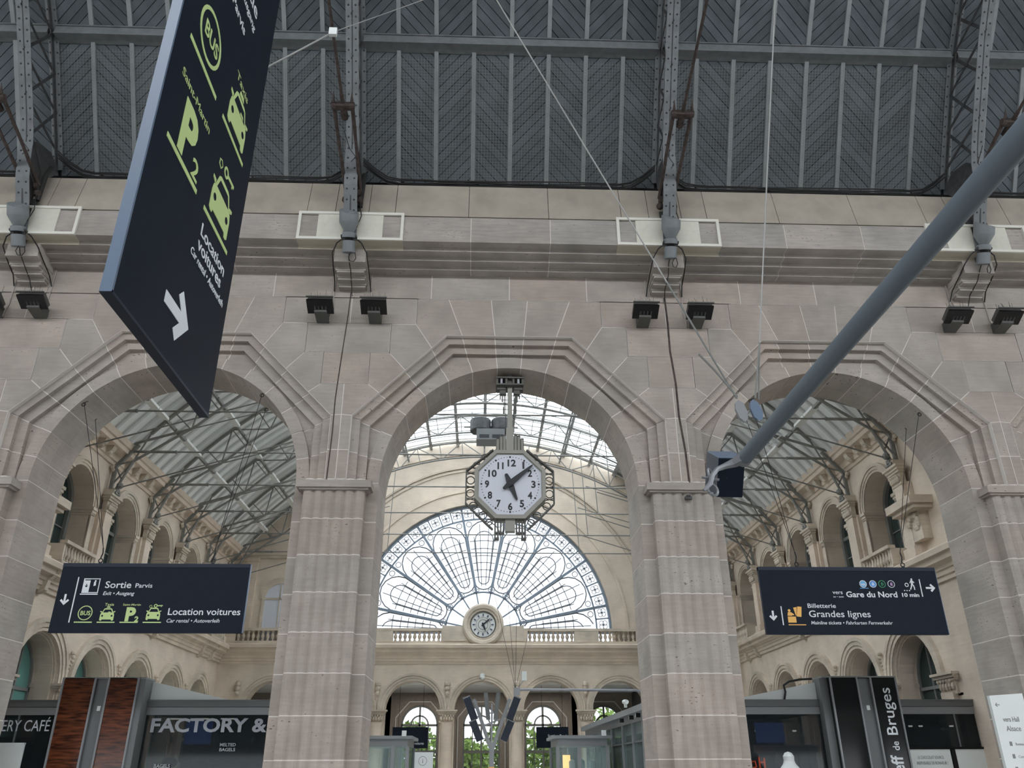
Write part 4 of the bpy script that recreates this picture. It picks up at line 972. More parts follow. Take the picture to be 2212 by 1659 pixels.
TL_ = ['nearest lattice arch truss of the hall vault', 'second lattice arch truss of the hall vault from the front arches', 'third lattice arch truss of the hall vault from the front arches', 'fourth lattice arch truss of the hall vault from the front arches', 'fifth lattice arch truss, next to last before the fan window wall', 'last lattice arch truss against the fan window wall']
t0 = truss(0, BR[0]); t0['label'] = TL_[0]
for i, Y in enumerate(BR[1:], 1):
    dup(t0, (VCX, min(Y, 44.2), 10.7), TL_[i])
# longitudinal purlins with white cable boxes
for nm, a in (('lower left', -47.5), ('upper left', -40.6), ('lower right', 47.5), ('upper right', 40.6), ('left crown', -16), ('right crown', 16), ('ridge', 0)):
    t = thing('long_purlin', 'long purlin of the hall vault, %s line%s' % (nm, '' if abs(a) < 20 else ', with white cable boxes'), 'purlin', frV(a, 22, VR - .5))
    r_ = VR - .55
    part('rod', MB().bar(frV(a, 22, r_), frV(a, 45, r_), .09, .12), 'truss' if abs(a) > 20 else 'trusslite', t)
    if abs(a) > 20:
        for Y in [22.0] + BR[:-1]:
            for y0, y1 in ((1.1, 1.9), (1.95, 2.9)):
                part('cable_box', MB().bar(frV(a, Y + y0, r_ - .1), frV(a, Y + y1, r_ - .1), .26, .10), 'whitebox', t)
            part('hook', MB().bar(frV(a, Y + .2, r_ - .05), frV(a, Y + 1.05, r_ - .18), .12, .10), 'truss', t)
# ventilation unit on the fan wall ridge
t = thing('ventilation_unit', 'grey ventilation unit with twin drums below the vault ridge', 'ventilation', (.3, 39.0, 16.7))
for x in (-.15, .95): part('drum', MB().lathe((x, 39.0, 17.35), [(.0, 0), (.52, 0), (.55, .06), (.55, .62), (.45, .7)], 18), 'iron', t)
part('duct', MB().b2((-.35, 38.5, 16.75), (1.1, 39.5, 17.35)), 'kgrey', t); part('grille', MB().b2((-.2, 38.48, 16.85), (.3, 38.5, 17.02)).b2((.45, 38.48, 16.85), (1.0, 38.5, 17.02)), 'ink', t)
part('suspension_bar', MB().bar((-.6, 39, 17.6), (-.6, 39, 18.5), .05).bar((1.4, 39, 17.6), (1.4, 39, 18.5), .05).bar((-1.0, 39, 17.62), (1.8, 39, 17.62), .07), 'truss', t)
# ---------------------------------------------------------------- vestibule behind the lower arcade
vb = MB(); 
for c in bcs: 
    arch_panel(vb, lambda u, v, w: (u, 51 + w, v), c - 1.8, c + 1.8, 0, 6.4, c, 1.08, 3.85, 0, .5)
vb.b2((-14.2, 51, 0), (bcs[0] - 1.8, 51.5, 6.4)); vb.b2((bcs[-1] + 1.8, 51, 0), (14.4, 51.5, 6.4))
vest = struct('wall_vestibule', vb, 'brownwall')
frV2 = lambda u, v, w: (u, 51 + w, v)
part('ceiling_slab', MB().b2((-14.2, 45.82, 5.6), (14.4, 51.0, 5.75)), 'ceilwhite', vest)
part('end_wall', MB().b2((-14.4, 45.8, 0), (-14.2, 51.5, 6.4)).b2((14.4, 45.8, 0), (14.6, 51.5, 6.4)).b2((-14.4, 45.8, 6.4), (14.6, 51.5, 6.6)), 'brownwall', vest)
for c in (-7.1, -1.7, 1.9, 5.5):  # fill lights added to brighten the vestibule seen through the arches
    la = bpy.data.lights.new('vestibule_fill', 'AREA'); la.energy = 60; la.size = 1.2; la.color = (1, .93, .85); lo = bpy.data.objects.new('vestibule_fill', la); COL.objects.link(lo); lo.location = (c - 1.6, 48.5, 5.5); tag(lo, 'unseen fill light added in the vestibule behind the back arches, %s' % {-7.1:'leftmost of four',-1.7:'second from left',1.9:'third from left',5.5:'rightmost of four'}[c], 'light', 'added vestibule fill lights')
for c in bcs[1:-1]:
    for s in (-1, 1):
        part('partition', MB().b2((c + s * 1.8 - .1, 47.2, 0), (c + s * 1.8 + .1, 51, 5.6)), 'kgrey' if abs(c) > 1 else 'brownwall', vest)
for i, c in enumerate(bcs):
    f = MB(); archivolt(f, frV2, c, 3.85, .98, 1.08, .1, .3, 14)
    for s in (-1, 1): f.poly(rect(c + s * .98, c + s * 1.08, 0, 3.85), frV2, .1, .3)
    f.poly(rect(c - .05, c + .05, 0, 4.85), frV2, .1, .28); f.poly(rect(c - 1.05, c + 1.05, 3.78, 3.9), frV2, .1, .28); f.poly(rect(c - 1.05, c + 1.05, 2.35, 2.5), frV2, .05, .3)
    for u in (-.52, .52): f.poly(rect(c + u - .025, c + u + .025, 0, 3.8), frV2, .12, .26)
    archivolt(f, frV2, c, 3.85, .46, .54, .1, .28, 10); f.poly(rect(c - 1.05, c + 1.05, 3.1, 3.15), frV2, .12, .26)
    o = struct('window_%d' % (70 + i), f, 'frame')
    part('pane', MB().poly([(c - 1.0, 0), (c - 1.0, 3.85)] + archpts(c, 3.85, 1.0)[1:-1] + [(c + 1.0, 3.85), (c + 1.0, 0)], frV2, .2, .21), 'fanglass', o)
    # pale octagonal trim round each window
    P = [(c - 1.38, 0), (c - 1.38, 4.25), (c - .62, 5.1), (c + .62, 5.1), (c + 1.38, 4.25), (c + 1.38, 0)]; tr = MB()
    for (a, b), (d, e) in zip(P, P[1:]): tr.bar((a, 50.97, b), (d, 50.97, e), .05, .05, side=(0, 1, 0))
    part('window_trim', tr, 'whitebox', o)
# trees outside
for i, (x, y, h) in enumerate([(-8.5, 60, 5.2), (-4.6, 62, 4.6), (-1.0, 59, 3.4), (2.2, 61, 5.0), (5.2, 58, 4.3), (9.0, 61, 5.6)]):
    t = thing('street_tree', 'green leafy tree outside the hall windows, %s' % ['far left', 'left behind the first window', 'small one behind the middle window', 'right of the middle window', 'tall one behind the right window', 'far right'][i], 'tree', (x, y, 0), 'trees outside the hall')
    part('trunk', MB().tube([(x, y, 0), (x + .1, y, 1.5), (x, y, h * .6)], [.16, .13, .08], 8), 'bark', t)
    lf = MB(); rnd = random.Random(i)
    for q in range(1000):
        a, b, c_ = rnd.uniform(0, 6.28), rnd.uniform(-1, 1), rnd.random() ** .4
        p = Vector((x + 1.9 * c_ * cos(a) * sqrt(1 - b * b), y + 1.9 * c_ * sin(a) * sqrt(1 - b * b), max(.4, h * .55 + h * .45 * b * c_)))
        u = Vector((rnd.uniform(-1, 1), rnd.uniform(-1, 1), rnd.uniform(-1, 1))).normalized() * .24; v = u.orthogonal().normalized() * .14
        lf.add([p - u, p + v, p + u, p - v], [(0, 1, 2, 3)])
    o = part('foliage', lf, 'leaf', t, kind='stuff')
# camera dome on the arch, hanging vestibule signs
solo('dome_camera', MB().lathe((.11, 44.7, 5.85), [(.0, -.12), (.1, -.08), (.14, 0), (.14, .16), (.08, .2)], 14), 'kwhite', 'small white dome camera above the middle arch of the back wall', 'camera', smooth=True)
# ================================================================ SIGNS
class Sign:
    def __init__(s, fr, root, ox, oz, W, H, sc=1.0): s.fr, s.root, s.ox, s.oz, s.W, s.H, s.sc, s.n = fr, root, ox, oz, W, H, sc, 0
    def P(s, fx, fy): return (s.ox + fx * s.W, s.oz + s.H * (1 - fy))
    def poly(s, name, pts, mat, lift=.004): s.n += 1; return part(name, MB().poly(pts, s.fr, -lift - .00015 * (s.n % 9), .002), mat, s.root)
    def line(s, name, a, b, t, mat):
        a, b = Vector(a), Vector(b); d = (b - a).normalized(); n = Vector((-d.y, d.x)) * t / 2
        return s.poly(name, [tuple(a + n), tuple(b + n), tuple(b - n), tuple(a - n)], mat)
    def ring(s, name, c, r, t, mat, n=28):
        mb = MB(); A = [2 * pi * i / n for i in range(n)]
        for i in range(n):
            a, b = A[i], A[(i + 1) % n]
            mb.poly([(c[0] + (r - t) * cos(a), c[1] + (r - t) * sin(a)), (c[0] + r * cos(a), c[1] + r * sin(a)), (c[0] + r * cos(b), c[1] + r * sin(b)), (c[0] + (r - t) * cos(b), c[1] + (r - t) * sin(b))], s.fr, -.004, .002)
        return part(name, mb, mat, s.root)
    def disc(s, name, c, r, mat, n=14, lift=.006): return s.poly(name, [(c[0] + r * cos(2 * pi * i / n), c[1] + r * sin(2 * pi * i / n)) for i in range(n)], mat, lift)
    def text(s, t, o, size, mat='white', width=None, bold=.008, shear=0, name='lettering', align='LEFT'):
        p0, p1, p2 = Vector(s.fr(o[0], o[1], -.004)), Vector(s.fr(o[0] + 1, o[1], -.004)), Vector(s.fr(o[0], o[1] + 1, -.004))
        return text(t, size * s.sc, p0, p1 - p0, p2 - p0, mat, s.root, bold=bold, shear=shear, width=width and width * s.sc, align=align, name=name)
    def arrow(s, c, d, L, t, mat='white'):
        c, d = Vector(c), Vector(d).normalized(); n = Vector((-d.y, d.x)); h = L * .42; y = L / 2; q = t * .7071
        P = [(0, y), (h, y - h), (h - q, y - h - q), (t / 2, y - t * 1.4142 - t / 2), (t / 2, -y), (-t / 2, -y), (-t / 2, y - t * 1.4142 - t / 2), (-h + q, y - h - q), (-h, y - h)]
        return s.poly('arrow', [tuple(c + d * b + n * a) for a, b in P], mat)
    def car(s, c, w, taxi=False, mat='greenl', dark='navy'):
        k = w; X = lambda x, y: (c[0] + x * k, c[1] + y * k)
        s.poly('car_symbol', [X(-.5, -.02), X(-.46, .12), X(-.38, .16), X(.38, .16), X(.46, .12), X(.5, -.02), X(.5, -.38), X(.44, -.42), X(.36, -.42), X(.33, -.34), X(-.33, -.34), X(-.36, -.42), X(-.44, -.42), X(-.5, -.38)], mat)
        s.poly('car_symbol', [X(-.40, .16), X(-.28, .42), X(-.2, .46), X(.2, .46), X(.28, .42), X(.40, .16)], mat)
        s.poly('windscreen', [X(-.33, .16), X(-.22, .37), X(.22, .37), X(.33, .16)], dark, .006)
        for q in (-1, 1): s.disc('headlight', X(q * .34, -.08), .07 * k, dark); s.poly('mirror', [X(q * .42, .14), X(q * .54, .2), X(q * .54, .26), X(q * .4, .24)], mat)
        if taxi: s.poly('roof_light', [X(-.13, .5), X(.13, .5), X(.1, .6), X(-.1, .6)], mat); s.disc('driver', X(.13, .27), .06 * k, mat); s.poly('driver', [X(.04, .16), X(.05, .22), X(.2, .22), X(.22, .16)], mat, .008)
    def key(s, c, w, mat='greenl'):
        s.ring('key_symbol', c, .16 * w, .07 * w, mat, 14); s.line('key_symbol', (c[0] + .14 * w, c[1]), (c[0] + .62 * w, c[1] + .02 * w), .09 * w, mat); s.line('key_symbol', (c[0] + .5 * w, c[1]), (c[0] + .5 * w, c[1] - .1 * w), .06 * w, mat)
        s.ring('key_symbol', (c[0] - .42 * w, c[1] - .06 * w), .14 * w, .035 * w, mat, 5)
    def man(s, c, h, mat='white'):
        X = lambda x, y: (c[0] + x * h, c[1] + y * h)
        s.disc('walking_figure', X(.05, .42), .075 * h, mat, lift=.007)
        s.poly('walking_figure', [X(-.06, .34), X(.10, .34), X(.13, .05), X(-.05, .0)], mat, .007)
        for a, b, t in (((.02, .02), (.16, -.2), .10), ((.16, -.2), (.17, -.48), .09), ((0, .02), (-.08, -.22), .10), ((-.08, -.22), (-.20, -.46), .09), ((.08, .3), (.24, .12), .06), ((-.04, .3), (-.16, .08), .06)):
            s.line('walking_figure', X(*a), X(*b), t * h, mat)
def sign_panel(name, label, x0, x1, z0, z1, Y, th=.10):
    t = thing(name, label, 'sign', ((x0 + x1) / 2, Y + th / 2, z0))
    pn = part('panel', MB().b2((x0, Y, z0), (x1, Y + th, z1)), 'navy', t)
    part('top_rail', MB().b2((x0, Y - .012, z1 - .085), (x1, Y + th + .01, z1 + .01)), 'navyedge', t)
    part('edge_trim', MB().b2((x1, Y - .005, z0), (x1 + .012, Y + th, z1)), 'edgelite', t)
    return Sign(lambda u, v, w: (u, Y + w, v), pn, x0, z0, x1 - x0, z1 - z0)
YS = 20.95
sB = sign_panel('hanging_sign', 'wide dark blue hanging sign reading Sortie and Location voitures in the left arch', -10.63, -5.92, 4.63, 6.33, YS)
B = sB
B.arrow(B.P(.048, .53), (0, -1), .27, .05); B.line('divider', B.P(.096, .2), B.P(.096, .857), .028, 'white')
x0, y0 = B.P(.127, .433); x1, y1 = B.P(.213, .22)
B.poly('exit_symbol', [(x0, y0), (x1, y0), (x1, y1), (x0, y1)], 'white', .004); B.poly('exit_symbol', [(x0 + .17, y0 + .02), (x1 - .02, y0 + .02), (x1 - .02, y1 - .02), (x0 + .17, y1 - .02)], 'navy', .006)
B.poly('exit_symbol', [(x0 + .03, y1 - .025), (x0 + .17, y1 - .025), (x0 + .17, y1 - .05), (x0 + .03, y1 - .05)], 'navy', .0055)
B.man((x0 + .28, (y0 + y1) / 2 - .01), .30); B.arrow((x0 + .09, (y0 + y1) / 2), (0, -1), .09, .02, 'navy')
B.line('underline', B.P(.121, .45), B.P(.214, .45), .028, 'white')
B.text('Sortie', B.P(.243, .358), .235, width=.137 * 4.71, bold=.01); B.text('Parvis', B.P(.402, .352), .155, width=.089 * 4.71); B.text('Exit • Ausgang', B.P(.240, .462), .13, width=.165 * 4.71, shear=.2)
B.ring('bus_ring', B.P(.17, .72), .178, .022, 'greenl'); B.text('BUS', (B.P(.17, .72)[0] - .12, B.P(.17, .72)[1] - .055), .15, 'greenl', width=.24, bold=.015)
for a, b in ((.122, .2145), (.24, .332), (.358, .452), (.478, .573)): B.line('underline', B.P(a, .852), B.P(b, .852), .028, 'greenl')
B.car(B.P(.286, .745), .34, True); B.text('Taxis', B.P(.264, .617), .095, 'greenl', width=.047 * 4.71); B.text('Saint-Martin', B.P(.358, .615), .075, 'greenl', width=.093 * 4.71)
B.text('P', B.P(.38, .826), .44, 'greenl', width=.24, bold=.05); B.text('2', B.P(.432, .84), .17, 'greenl', width=.10, bold=.04)
B.car(B.P(.5255, .735), .34); B.key(B.P(.53, .615), .28)
B.text('Location voitures', B.P(.597, .745), .235, width=.379 * 4.71, bold=.01); B.text('Car rental • Autoverleih', B.P(.598, .853), .13, width=.276 * 4.71, shear=.2)
sD = sign_panel('hanging_sign', 'wide dark blue hanging sign reading Gare du Nord and Grandes lignes, right arch', 7.24, 11.95, 4.63, 6.33, YS)
D_ = sD; Wd = 4.71
for fx, mt, ch in ((.578, 'ltblue', 'RER'), (.6335, 'blue', 'B'), (.685, 'greend', 'D'), (.737, 'purple', 'E')):
    c = D_.P(fx, .25); D_.ring('line_ring', c, .095, .014, 'white' if ch != 'D' else 'greend'); D_.disc('line_disc', c, .078, mt if ch in ('RER', 'B') else 'navy', lift=.005)
    w_ = .11 if len(ch) > 1 else .06; o_ = D_.text(ch, (c[0] - w_ / 2, c[1] - .038), .10 if len(ch) == 1 else .07, 'white' if ch in ('RER', 'B') else mt, width=w_, bold=.03)
    o_.location.y -= .004
D_.line('underline', D_.P(.557, .315), D_.P(.605, .315), .014, 'ltblue')
D_.man(D_.P(.853, .25), .30); D_.ring('walking_figure', (D_.P(.853, .25)[0] - .14, D_.P(.853, .25)[1] - .02), .055, .02, 'white', 8)
for q in range(3): D_.disc('walking_figure', (D_.P(.805, .348)[0] + .065 * q, D_.P(.805, .348)[1]), .016, 'white', 8)
D_.line('divider', D_.P(.90, .175), D_.P(.90, .44), .026, 'white'); D_.arrow(D_.P(.955, .307), (1, 0), .25, .05)
D_.text('vers', D_.P(.398, .405), .14, width=.056 * Wd); D_.text('to • zum', D_.P(.398, .457), .065, width=.058 * Wd); D_.text('Gare du Nord', D_.P(.471, .45), .205, width=.286 * Wd, bold=.02); D_.text('10 min', D_.P(.779, .442), .135, width=.096 * Wd, bold=.03)
D_.text('Billetterie', D_.P(.244, .612), .155, width=.156 * Wd); D_.text('Grandes lignes', D_.P(.245, .748), .235, width=.34 * Wd, bold=.006); D_.text('Mainline tickets • Fahrkarten Fernverkehr', D_.P(.25, .855), .12, width=.45 * Wd, shear=.2)
D_.arrow(D_.P(.049, .73), (0, -1), .25, .05); D_.line('divider', D_.P(.0985, .59), D_.P(.0985, .867), .028, 'white')
a = D_.P(.128, .83); D_.poly('ticket_desk', [a, (a[0] + .21, a[1]), (a[0] + .21, a[1] + .15), (a[0], a[1] + .15)], 'orange'); D_.line('underline', D_.P(.127, .862), D_.P(.223, .862), .022, 'orange')
D_.disc('clerk', (a[0] + .06, a[1] + .30), .035, 'orange'); D_.poly('clerk', [(a[0], a[1] + .17), (a[0] + .02, a[1] + .26), (a[0] + .10, a[1] + .26), (a[0] + .17, a[1] + .21), (a[0] + .17, a[1] + .18), (a[0] + .12, a[1] + .19), (a[0] + .12, a[1] + .17)], 'orange')
b = D_.P(.178, .74); D_.poly('ticket_symbol', [b, (b[0] + .12, b[1] - .01), (b[0] + .16, b[1] + .24), (b[0] + .05, b[1] + .25)], 'orange'); D_.poly('ticket_symbol', [(b[0] - .02, b[1] + .02), (b[0] - .005, b[1] + .02), (b[0] + .03, b[1] + .235), (b[0] - .06, b[1] + .22)], 'orange')
D_.line('ticket_symbol', (b[0] + .03, b[1] + .01), (b[0] + .075, b[1] + .23), .012, 'navy')
# suspension wires of both signs
for cx, sd in ((-8.3, 'left'), (9.7, 'right')):
    s = -1 if sd == 'left' else 1
    for j, (xs_, xt) in enumerate(((cx + s * 2.55, cx + s * 1.45), (cx - s * 2.2, cx - s * 1.4))):
        zt = ZC + sqrt(RI ** 2 - (xs_ - cx) ** 2) - .03
        mb = MB()
        for yy_ in (20.46, 21.45): mb.tube([(xs_ + (.12 * s if yy_ > 21 else 0), yy_, zt), (xt, YS + .05, 6.75)], .009, 5)
        solo('sign_wire', mb, 'cable', 'pair of thin wires holding the %s arch sign, %s end' % (sd, 'outer' if j == 0 else 'inner'), 'wire', 'suspension wires of the arch signs', loc=(xt, YS, 6.75))
        solo('sign_hook', MB().tube([(xt, YS + .05, 6.75), (xt + .02, YS + .05, 6.62), (xt - .01, YS + .05, 6.48)], .018, 5).circle((xt, YS + .05, 6.42), .05, .014, n=12).b2((xt - .03, YS + .02, 6.34), (xt + .03, YS + .08, 6.38)), 'cable', 'black hook and ring at the %s end of the %s arch sign' % ('outer' if j == 0 else 'inner', sd), 'hook', 'hooks of the arch signs')
        solo('eye_bolt', MB().circle((xs_, 20.46, zt - .05), .05, .012, (0, 1, 0), 10).circle((xs_ + .12 * s, 21.45, zt - .05), .05, .012, (0, 1, 0), 10).tube([(xs_, 20.46, zt), (xs_ + .1, 20.46, zt + .05)], .012, 5), 'cable', 'pair of eye bolts in the %s arch soffit above the %s sign wire' % (sd, 'outer' if j == 0 else 'inner'), 'eye bolt', 'eye bolts in the arch soffits')
# large sign close to the camera, plane x = -2.4
k_ = .6
tA = thing('hanging_sign', 'huge dark blue sign with lime bus and taxi symbols hanging close overhead', 'sign', (-2.44, 5.55, 4.37))
zt = 9.75
pnA = part('panel', MB().b2((-2.472, 4.54, 4.385), (-2.40, 6.582, zt)), 'navy', tA)
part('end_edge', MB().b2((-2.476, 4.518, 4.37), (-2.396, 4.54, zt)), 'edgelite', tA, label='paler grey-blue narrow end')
part('bottom_edge', MB().b2((-2.476, 4.52, 4.365), (-2.396, 6.586, 4.387)), 'navyedge', tA)
SA = Sign(lambda u, v, w: (-2.40 - w, .6 * u, 1.6 + .6 * (v - 1.6)), pnA, 0, 0, 1, 1, sc=.6)
SA.arrow((9.24, 6.95), (1, 0), .88, .17)
SA.ring('bus_ring', (8.535, 11.115), .44, .06, 'greenl'); SA.text('BUS', (8.27, 10.99), .36, 'greenl', width=.56, bold=.015)
SA.line('underline', (7.945, 10.505), (9.09, 10.505), .075, 'greenl'); SA.line('underline', (9.43, 10.51), (10.56, 10.51), .07, 'greenl'); SA.line('underline', (7.93, 8.775), (9.08, 8.775), .075, 'greenl'); SA.line('underline', (9.41, 8.785), (10.56, 8.785), .07, 'greenl')
SA.car((10.03, 11.0), .86, True, 'greenl'); SA.car((10.0, 9.27), .86, False, 'greenl'); SA.key((9.98, 9.87), .62)
SA.text('Taxis', (9.66, 11.56), .20, 'greenl', width=.62, bold=.0); SA.text('Saint-Martin', (7.94, 9.82), .19, 'greenl', width=1.14, bold=.0)
SA.text('P', (8.20, 8.89), 1.12, 'greenl', width=.54, bold=.04); SA.text('2', (8.76, 8.86), .42, 'greenl', width=.24, bold=.015)
SA.text('Location', (9.45, 8.36), .28, width=1.1, bold=.012); SA.text('voitures', (9.45, 8.12), .28, width=1.07, bold=.012); SA.text('Car rental • Autoverleih', (9.25, 7.92), .165, width=1.48, shear=.2, bold=.01)
SA.text('Sortie', (8.9, 13.22), .40, width=1.1); SA.text('Exit • Ausgang', (8.62, 12.92), .22, width=1.40, shear=.2); SA.text('Parvis', (8.95, 12.42), .25, width=.68)
# ================================================================ POLE, SUSPENDED BOX, STAY WIRES
pt = thing('overhead_pole', 'long thick grey tubular pole running overhead on the right towards the arches', 'pole', (2.7, 5.0, 4.48))
part('tube', MB().tube([(2.705, .9, 4.47), (2.70, 7.80, 4.48)], .074, 28), 'pole', pt, smooth=True)
part('flattened_end', MB().tube([(2.70, 7.70, 4.48), (2.62, 7.86, 4.46), (2.51, 7.86, 4.42), (2.42, 7.84, 4.38), (2.36, 7.82, 4.31), (2.32, 7.80, 4.21), (2.24, 7.78, 4.13)], [.072, .05, .032, .026, .026, .026, .018], 8), 'steel', pt, smooth=True)
part('end_collar', MB().tube([(2.70, 7.74, 4.48), (2.70, 7.83, 4.48)], .079, 24), 'steel', pt)
sh = MB(); sh.circle((2.36, 7.90, 4.34), .062, .014, (1, -.6, .1), 16); sh.circle((2.37, 7.90, 4.18), .066, .014, (.5, -1, .1), 16); sh.tube([(2.26, 7.86, 4.30), (2.44, 7.88, 4.28)], .014, 6); sh.sph((2.34, 7.86, 4.12), .022, 8, 5)
part('shackle', sh, 'steel', pt, smooth=True)
Bp = Vector((2.534, 8.104, 4.60)); va, vb_, vc = Vector((0, .392, .222)), Vector((.288, .007, 0)), Vector((-.012, .212, -.368))
bxs = thing('suspended_box', 'dark navy box hanging tilted at the end of the long pole', 'box', tuple(Bp + va * .5 + vb_ * .5 + vc))
part('body', MB().obox(Bp, va, vb_, vc), 'navyedge', bxs); e = .012
nf = va.cross(vb_).normalized()
part('front_cover', MB().obox(Bp + vb_ * .02 + vc * .02 - va.normalized() * .006, vb_ * .97, vc * .97, va.normalized() * .006), 'navy', bxs); part('sky_lit_top', MB().obox(Bp - vc.normalized() * .006, va, vb_, vc.normalized() * .006), 'edgelite', bxs)  # top face coloured paler to paint in the sky it reflects
part('screw', MB().sph(tuple(Bp + vb_ * .35 + vc * .5 - va.normalized() * .006), .006, 6, 4), 'ink', bxs)
# stay wires with weights
def wire(pts, r, mat, label, grp=None): return solo('stay_wire', MB().tube(pts, r, 6), mat, label, 'wire', grp, loc=pts[-1])
wire([(-.12, 9, 13.2), (2.4, 9, 7.4)], .010, 'wire', 'long pale rope slanting down from the roof to the right over the central bay')
wire([(2.4, 9, 7.4), (3.13, 9.0, 5.72)], .012, 'frame', 'lower dark length of the slanting rope above the right arch')
wire([(4.74, 9, 13.4), (3.52, 9, 6.51)], .010, 'wire', 'near vertical rope right of centre reaching the pole weights')
wire([(3.52, 9, 6.51), (3.36, 9, 5.72)], .010, 'frame', 'short forked rope above the right weight')
wire([(3.52, 9, 6.51), (3.42, 9.05, 5.72)], .010, 'frame', 'short forked rope just beside the right weight')
wire([(2.72, 9, 6.33), (2.9, 9, 6.1), (3.14, 9, 5.74)], .014, 'frame', 'short dark rope tail crossing left of the weights')
wire([(-3.5, 9, 10.9), (-3.0, 9, 11.31), (-2.39, 9, 11.83)], .014, 'wire', 'frayed dusty cord between the big sign and the first roof rib')
wire([(-2.39, 9, 11.83), (-1.14, 9, 12.54), (-.6, 9, 12.85)], .007, 'wire', 'thin cord running up from the small white clip to the top')
solo('cord_clip', MB().b2((-2.45, 8.97, 11.76), (-2.33, 9.03, 11.90)), 'kwhite', 'small white clip on the cord beside the left central rib', 'clip')
for i, (x, zc_) in enumerate(((3.175, 5.56), (3.36, 5.57))):
    mb = MB().prism([(x - .07, 9.0, zc_ + .10), (x - .03, 9.0, zc_ + .14), (x + .03, 9.0, zc_ + .10), (x + .07, 9.0, zc_ - .02), (x + .06, 9.0, zc_ - .12), (x + .02, 9.0, zc_ - .15), (x - .04, 9.0, zc_ - .10), (x - .075, 9.0, zc_ + .02)], (0, .05, 0))
    solo('rope_weight', mb, ('kgrey2', 'edgelite')[i], '%s of the two small flat weights where the ropes meet the pole' % ('darker left one', 'paler right one')[i], 'weight', 'rope weights')
    wire([(x, 9.02, zc_ - .13), (x + .02, 8.4, 5.0), (2.95, 7.7, 4.62 - .03 * i)], .008, 'frame', 'thin steel loop under the %s weight' % ('left', 'right')[i])
wire([(2.78, 1.3, 4.64), (2.75, 4.5, 4.61), (2.72, 7.7, 4.58)], .004, 'cable', 'thin dark cable running along the long pole')
# ================================================================ MAIN CLOCK under the central arch
CY = 20.72; C0 = Vector((.735, CY, 8.47))
mc = thing('hanging_clock', 'large octagonal station clock with openwork metal sides hanging in the central arch', 'clock', (.735, CY + .1, 6.95))
frC = lambda u, v, w: (C0.x + u, C0.y + w, C0.z + v)
def octo(ap): t = ap * tan(pi / 8); return [(t, ap), (ap, t), (ap, -t), (t, -ap), (-t, -ap), (-ap, -t), (-ap, t), (-t, ap)]
AP = .947
def ringpoly(mb, a0, a1, w0, w1):
    o, i_ = octo(a1), octo(a0)
    for k in range(8): mb.poly([o[k], o[(k + 1) % 8], i_[(k + 1) % 8], i_[k]], frC, w0, w1)
    return mb
part('case', MB().poly(octo(.93), frC, .02, .40), 'clock', mc)
part('bezel', ringpoly(ringpoly(MB(), .86, .955, -.06, .42), .84, .90, -.02, .1), 'clock', mc)
dl_ = part('dial', MB().poly(octo(.865), frC, .0, .03), 'dial', mc)
for h in range(1, 13):
    a = radians(30 * h); s_ = str(h); R = .62 if h not in (10, 11, 12) else .60
    wd = .102 * (1 if len(s_) == 1 else 1.95) * (.45 if s_ == '1' else (.72 if s_ == '11' else 1))
    text(s_, .265, C0 + Vector((R * sin(a) - wd / 2 * 1.15, -.004, R * cos(a) - .092)), (1, 0, 0), (0, 0, 1), 'ink', dl_, bold=.035, width=wd * 1.15, name='numeral')
for i in range(60):
    a = 2 * pi * i / 60; R = .77; c = C0 + Vector((R * sin(a), -.004, R * cos(a)))
    if i % 5 == 0:
        d = Vector((sin(a), 0, cos(a))); part('hour_mark', MB().bar(c - d * .025, c + d * .025, .045, .008, side=(0, 1, 0)), 'ink', dl_)
    else: part('minute_dot', MB().lathe(c, [(.0125, 0), (.0125, .008)], 8, (0, 1, 0)), 'ink', dl_)
def bighand(ang, L, w, tail, y):
    d = Vector((sin(ang), 0, cos(ang))); p = Vector((d.z, 0, -d.x)); c = C0 + Vector((0, y, 0))
    mb = MB().prism([c - d * tail - p * w * .55, c - d * tail * .2 - p * w, c + d * L * .25 - p * w * .9, c + d * L * .92 - p * w * .35, c + d * L, c + d * L * .92 + p * w * .35, c + d * L * .25 + p * w * .9, c - d * tail * .2 + p * w, c - d * tail + p * w * .55], (0, .035, 0)); return mb.sph(c - d * tail + Vector((0, .015, 0)), w * .62, 8, 5, (1, .4, 1))
part('minute_hand', bighand(radians(49.5), .82, .075, .20, -.10), 'ink', mc); part('hour_hand', bighand(radians(158), .50, .08, .26, -.06), 'ink', mc)
part('hand_boss', MB().lathe(C0 + Vector((0, -.11, 0)), [(.04, 0), (.085, .01), (.085, .09)], 14, (0, 1, 0)), 'ink', mc)
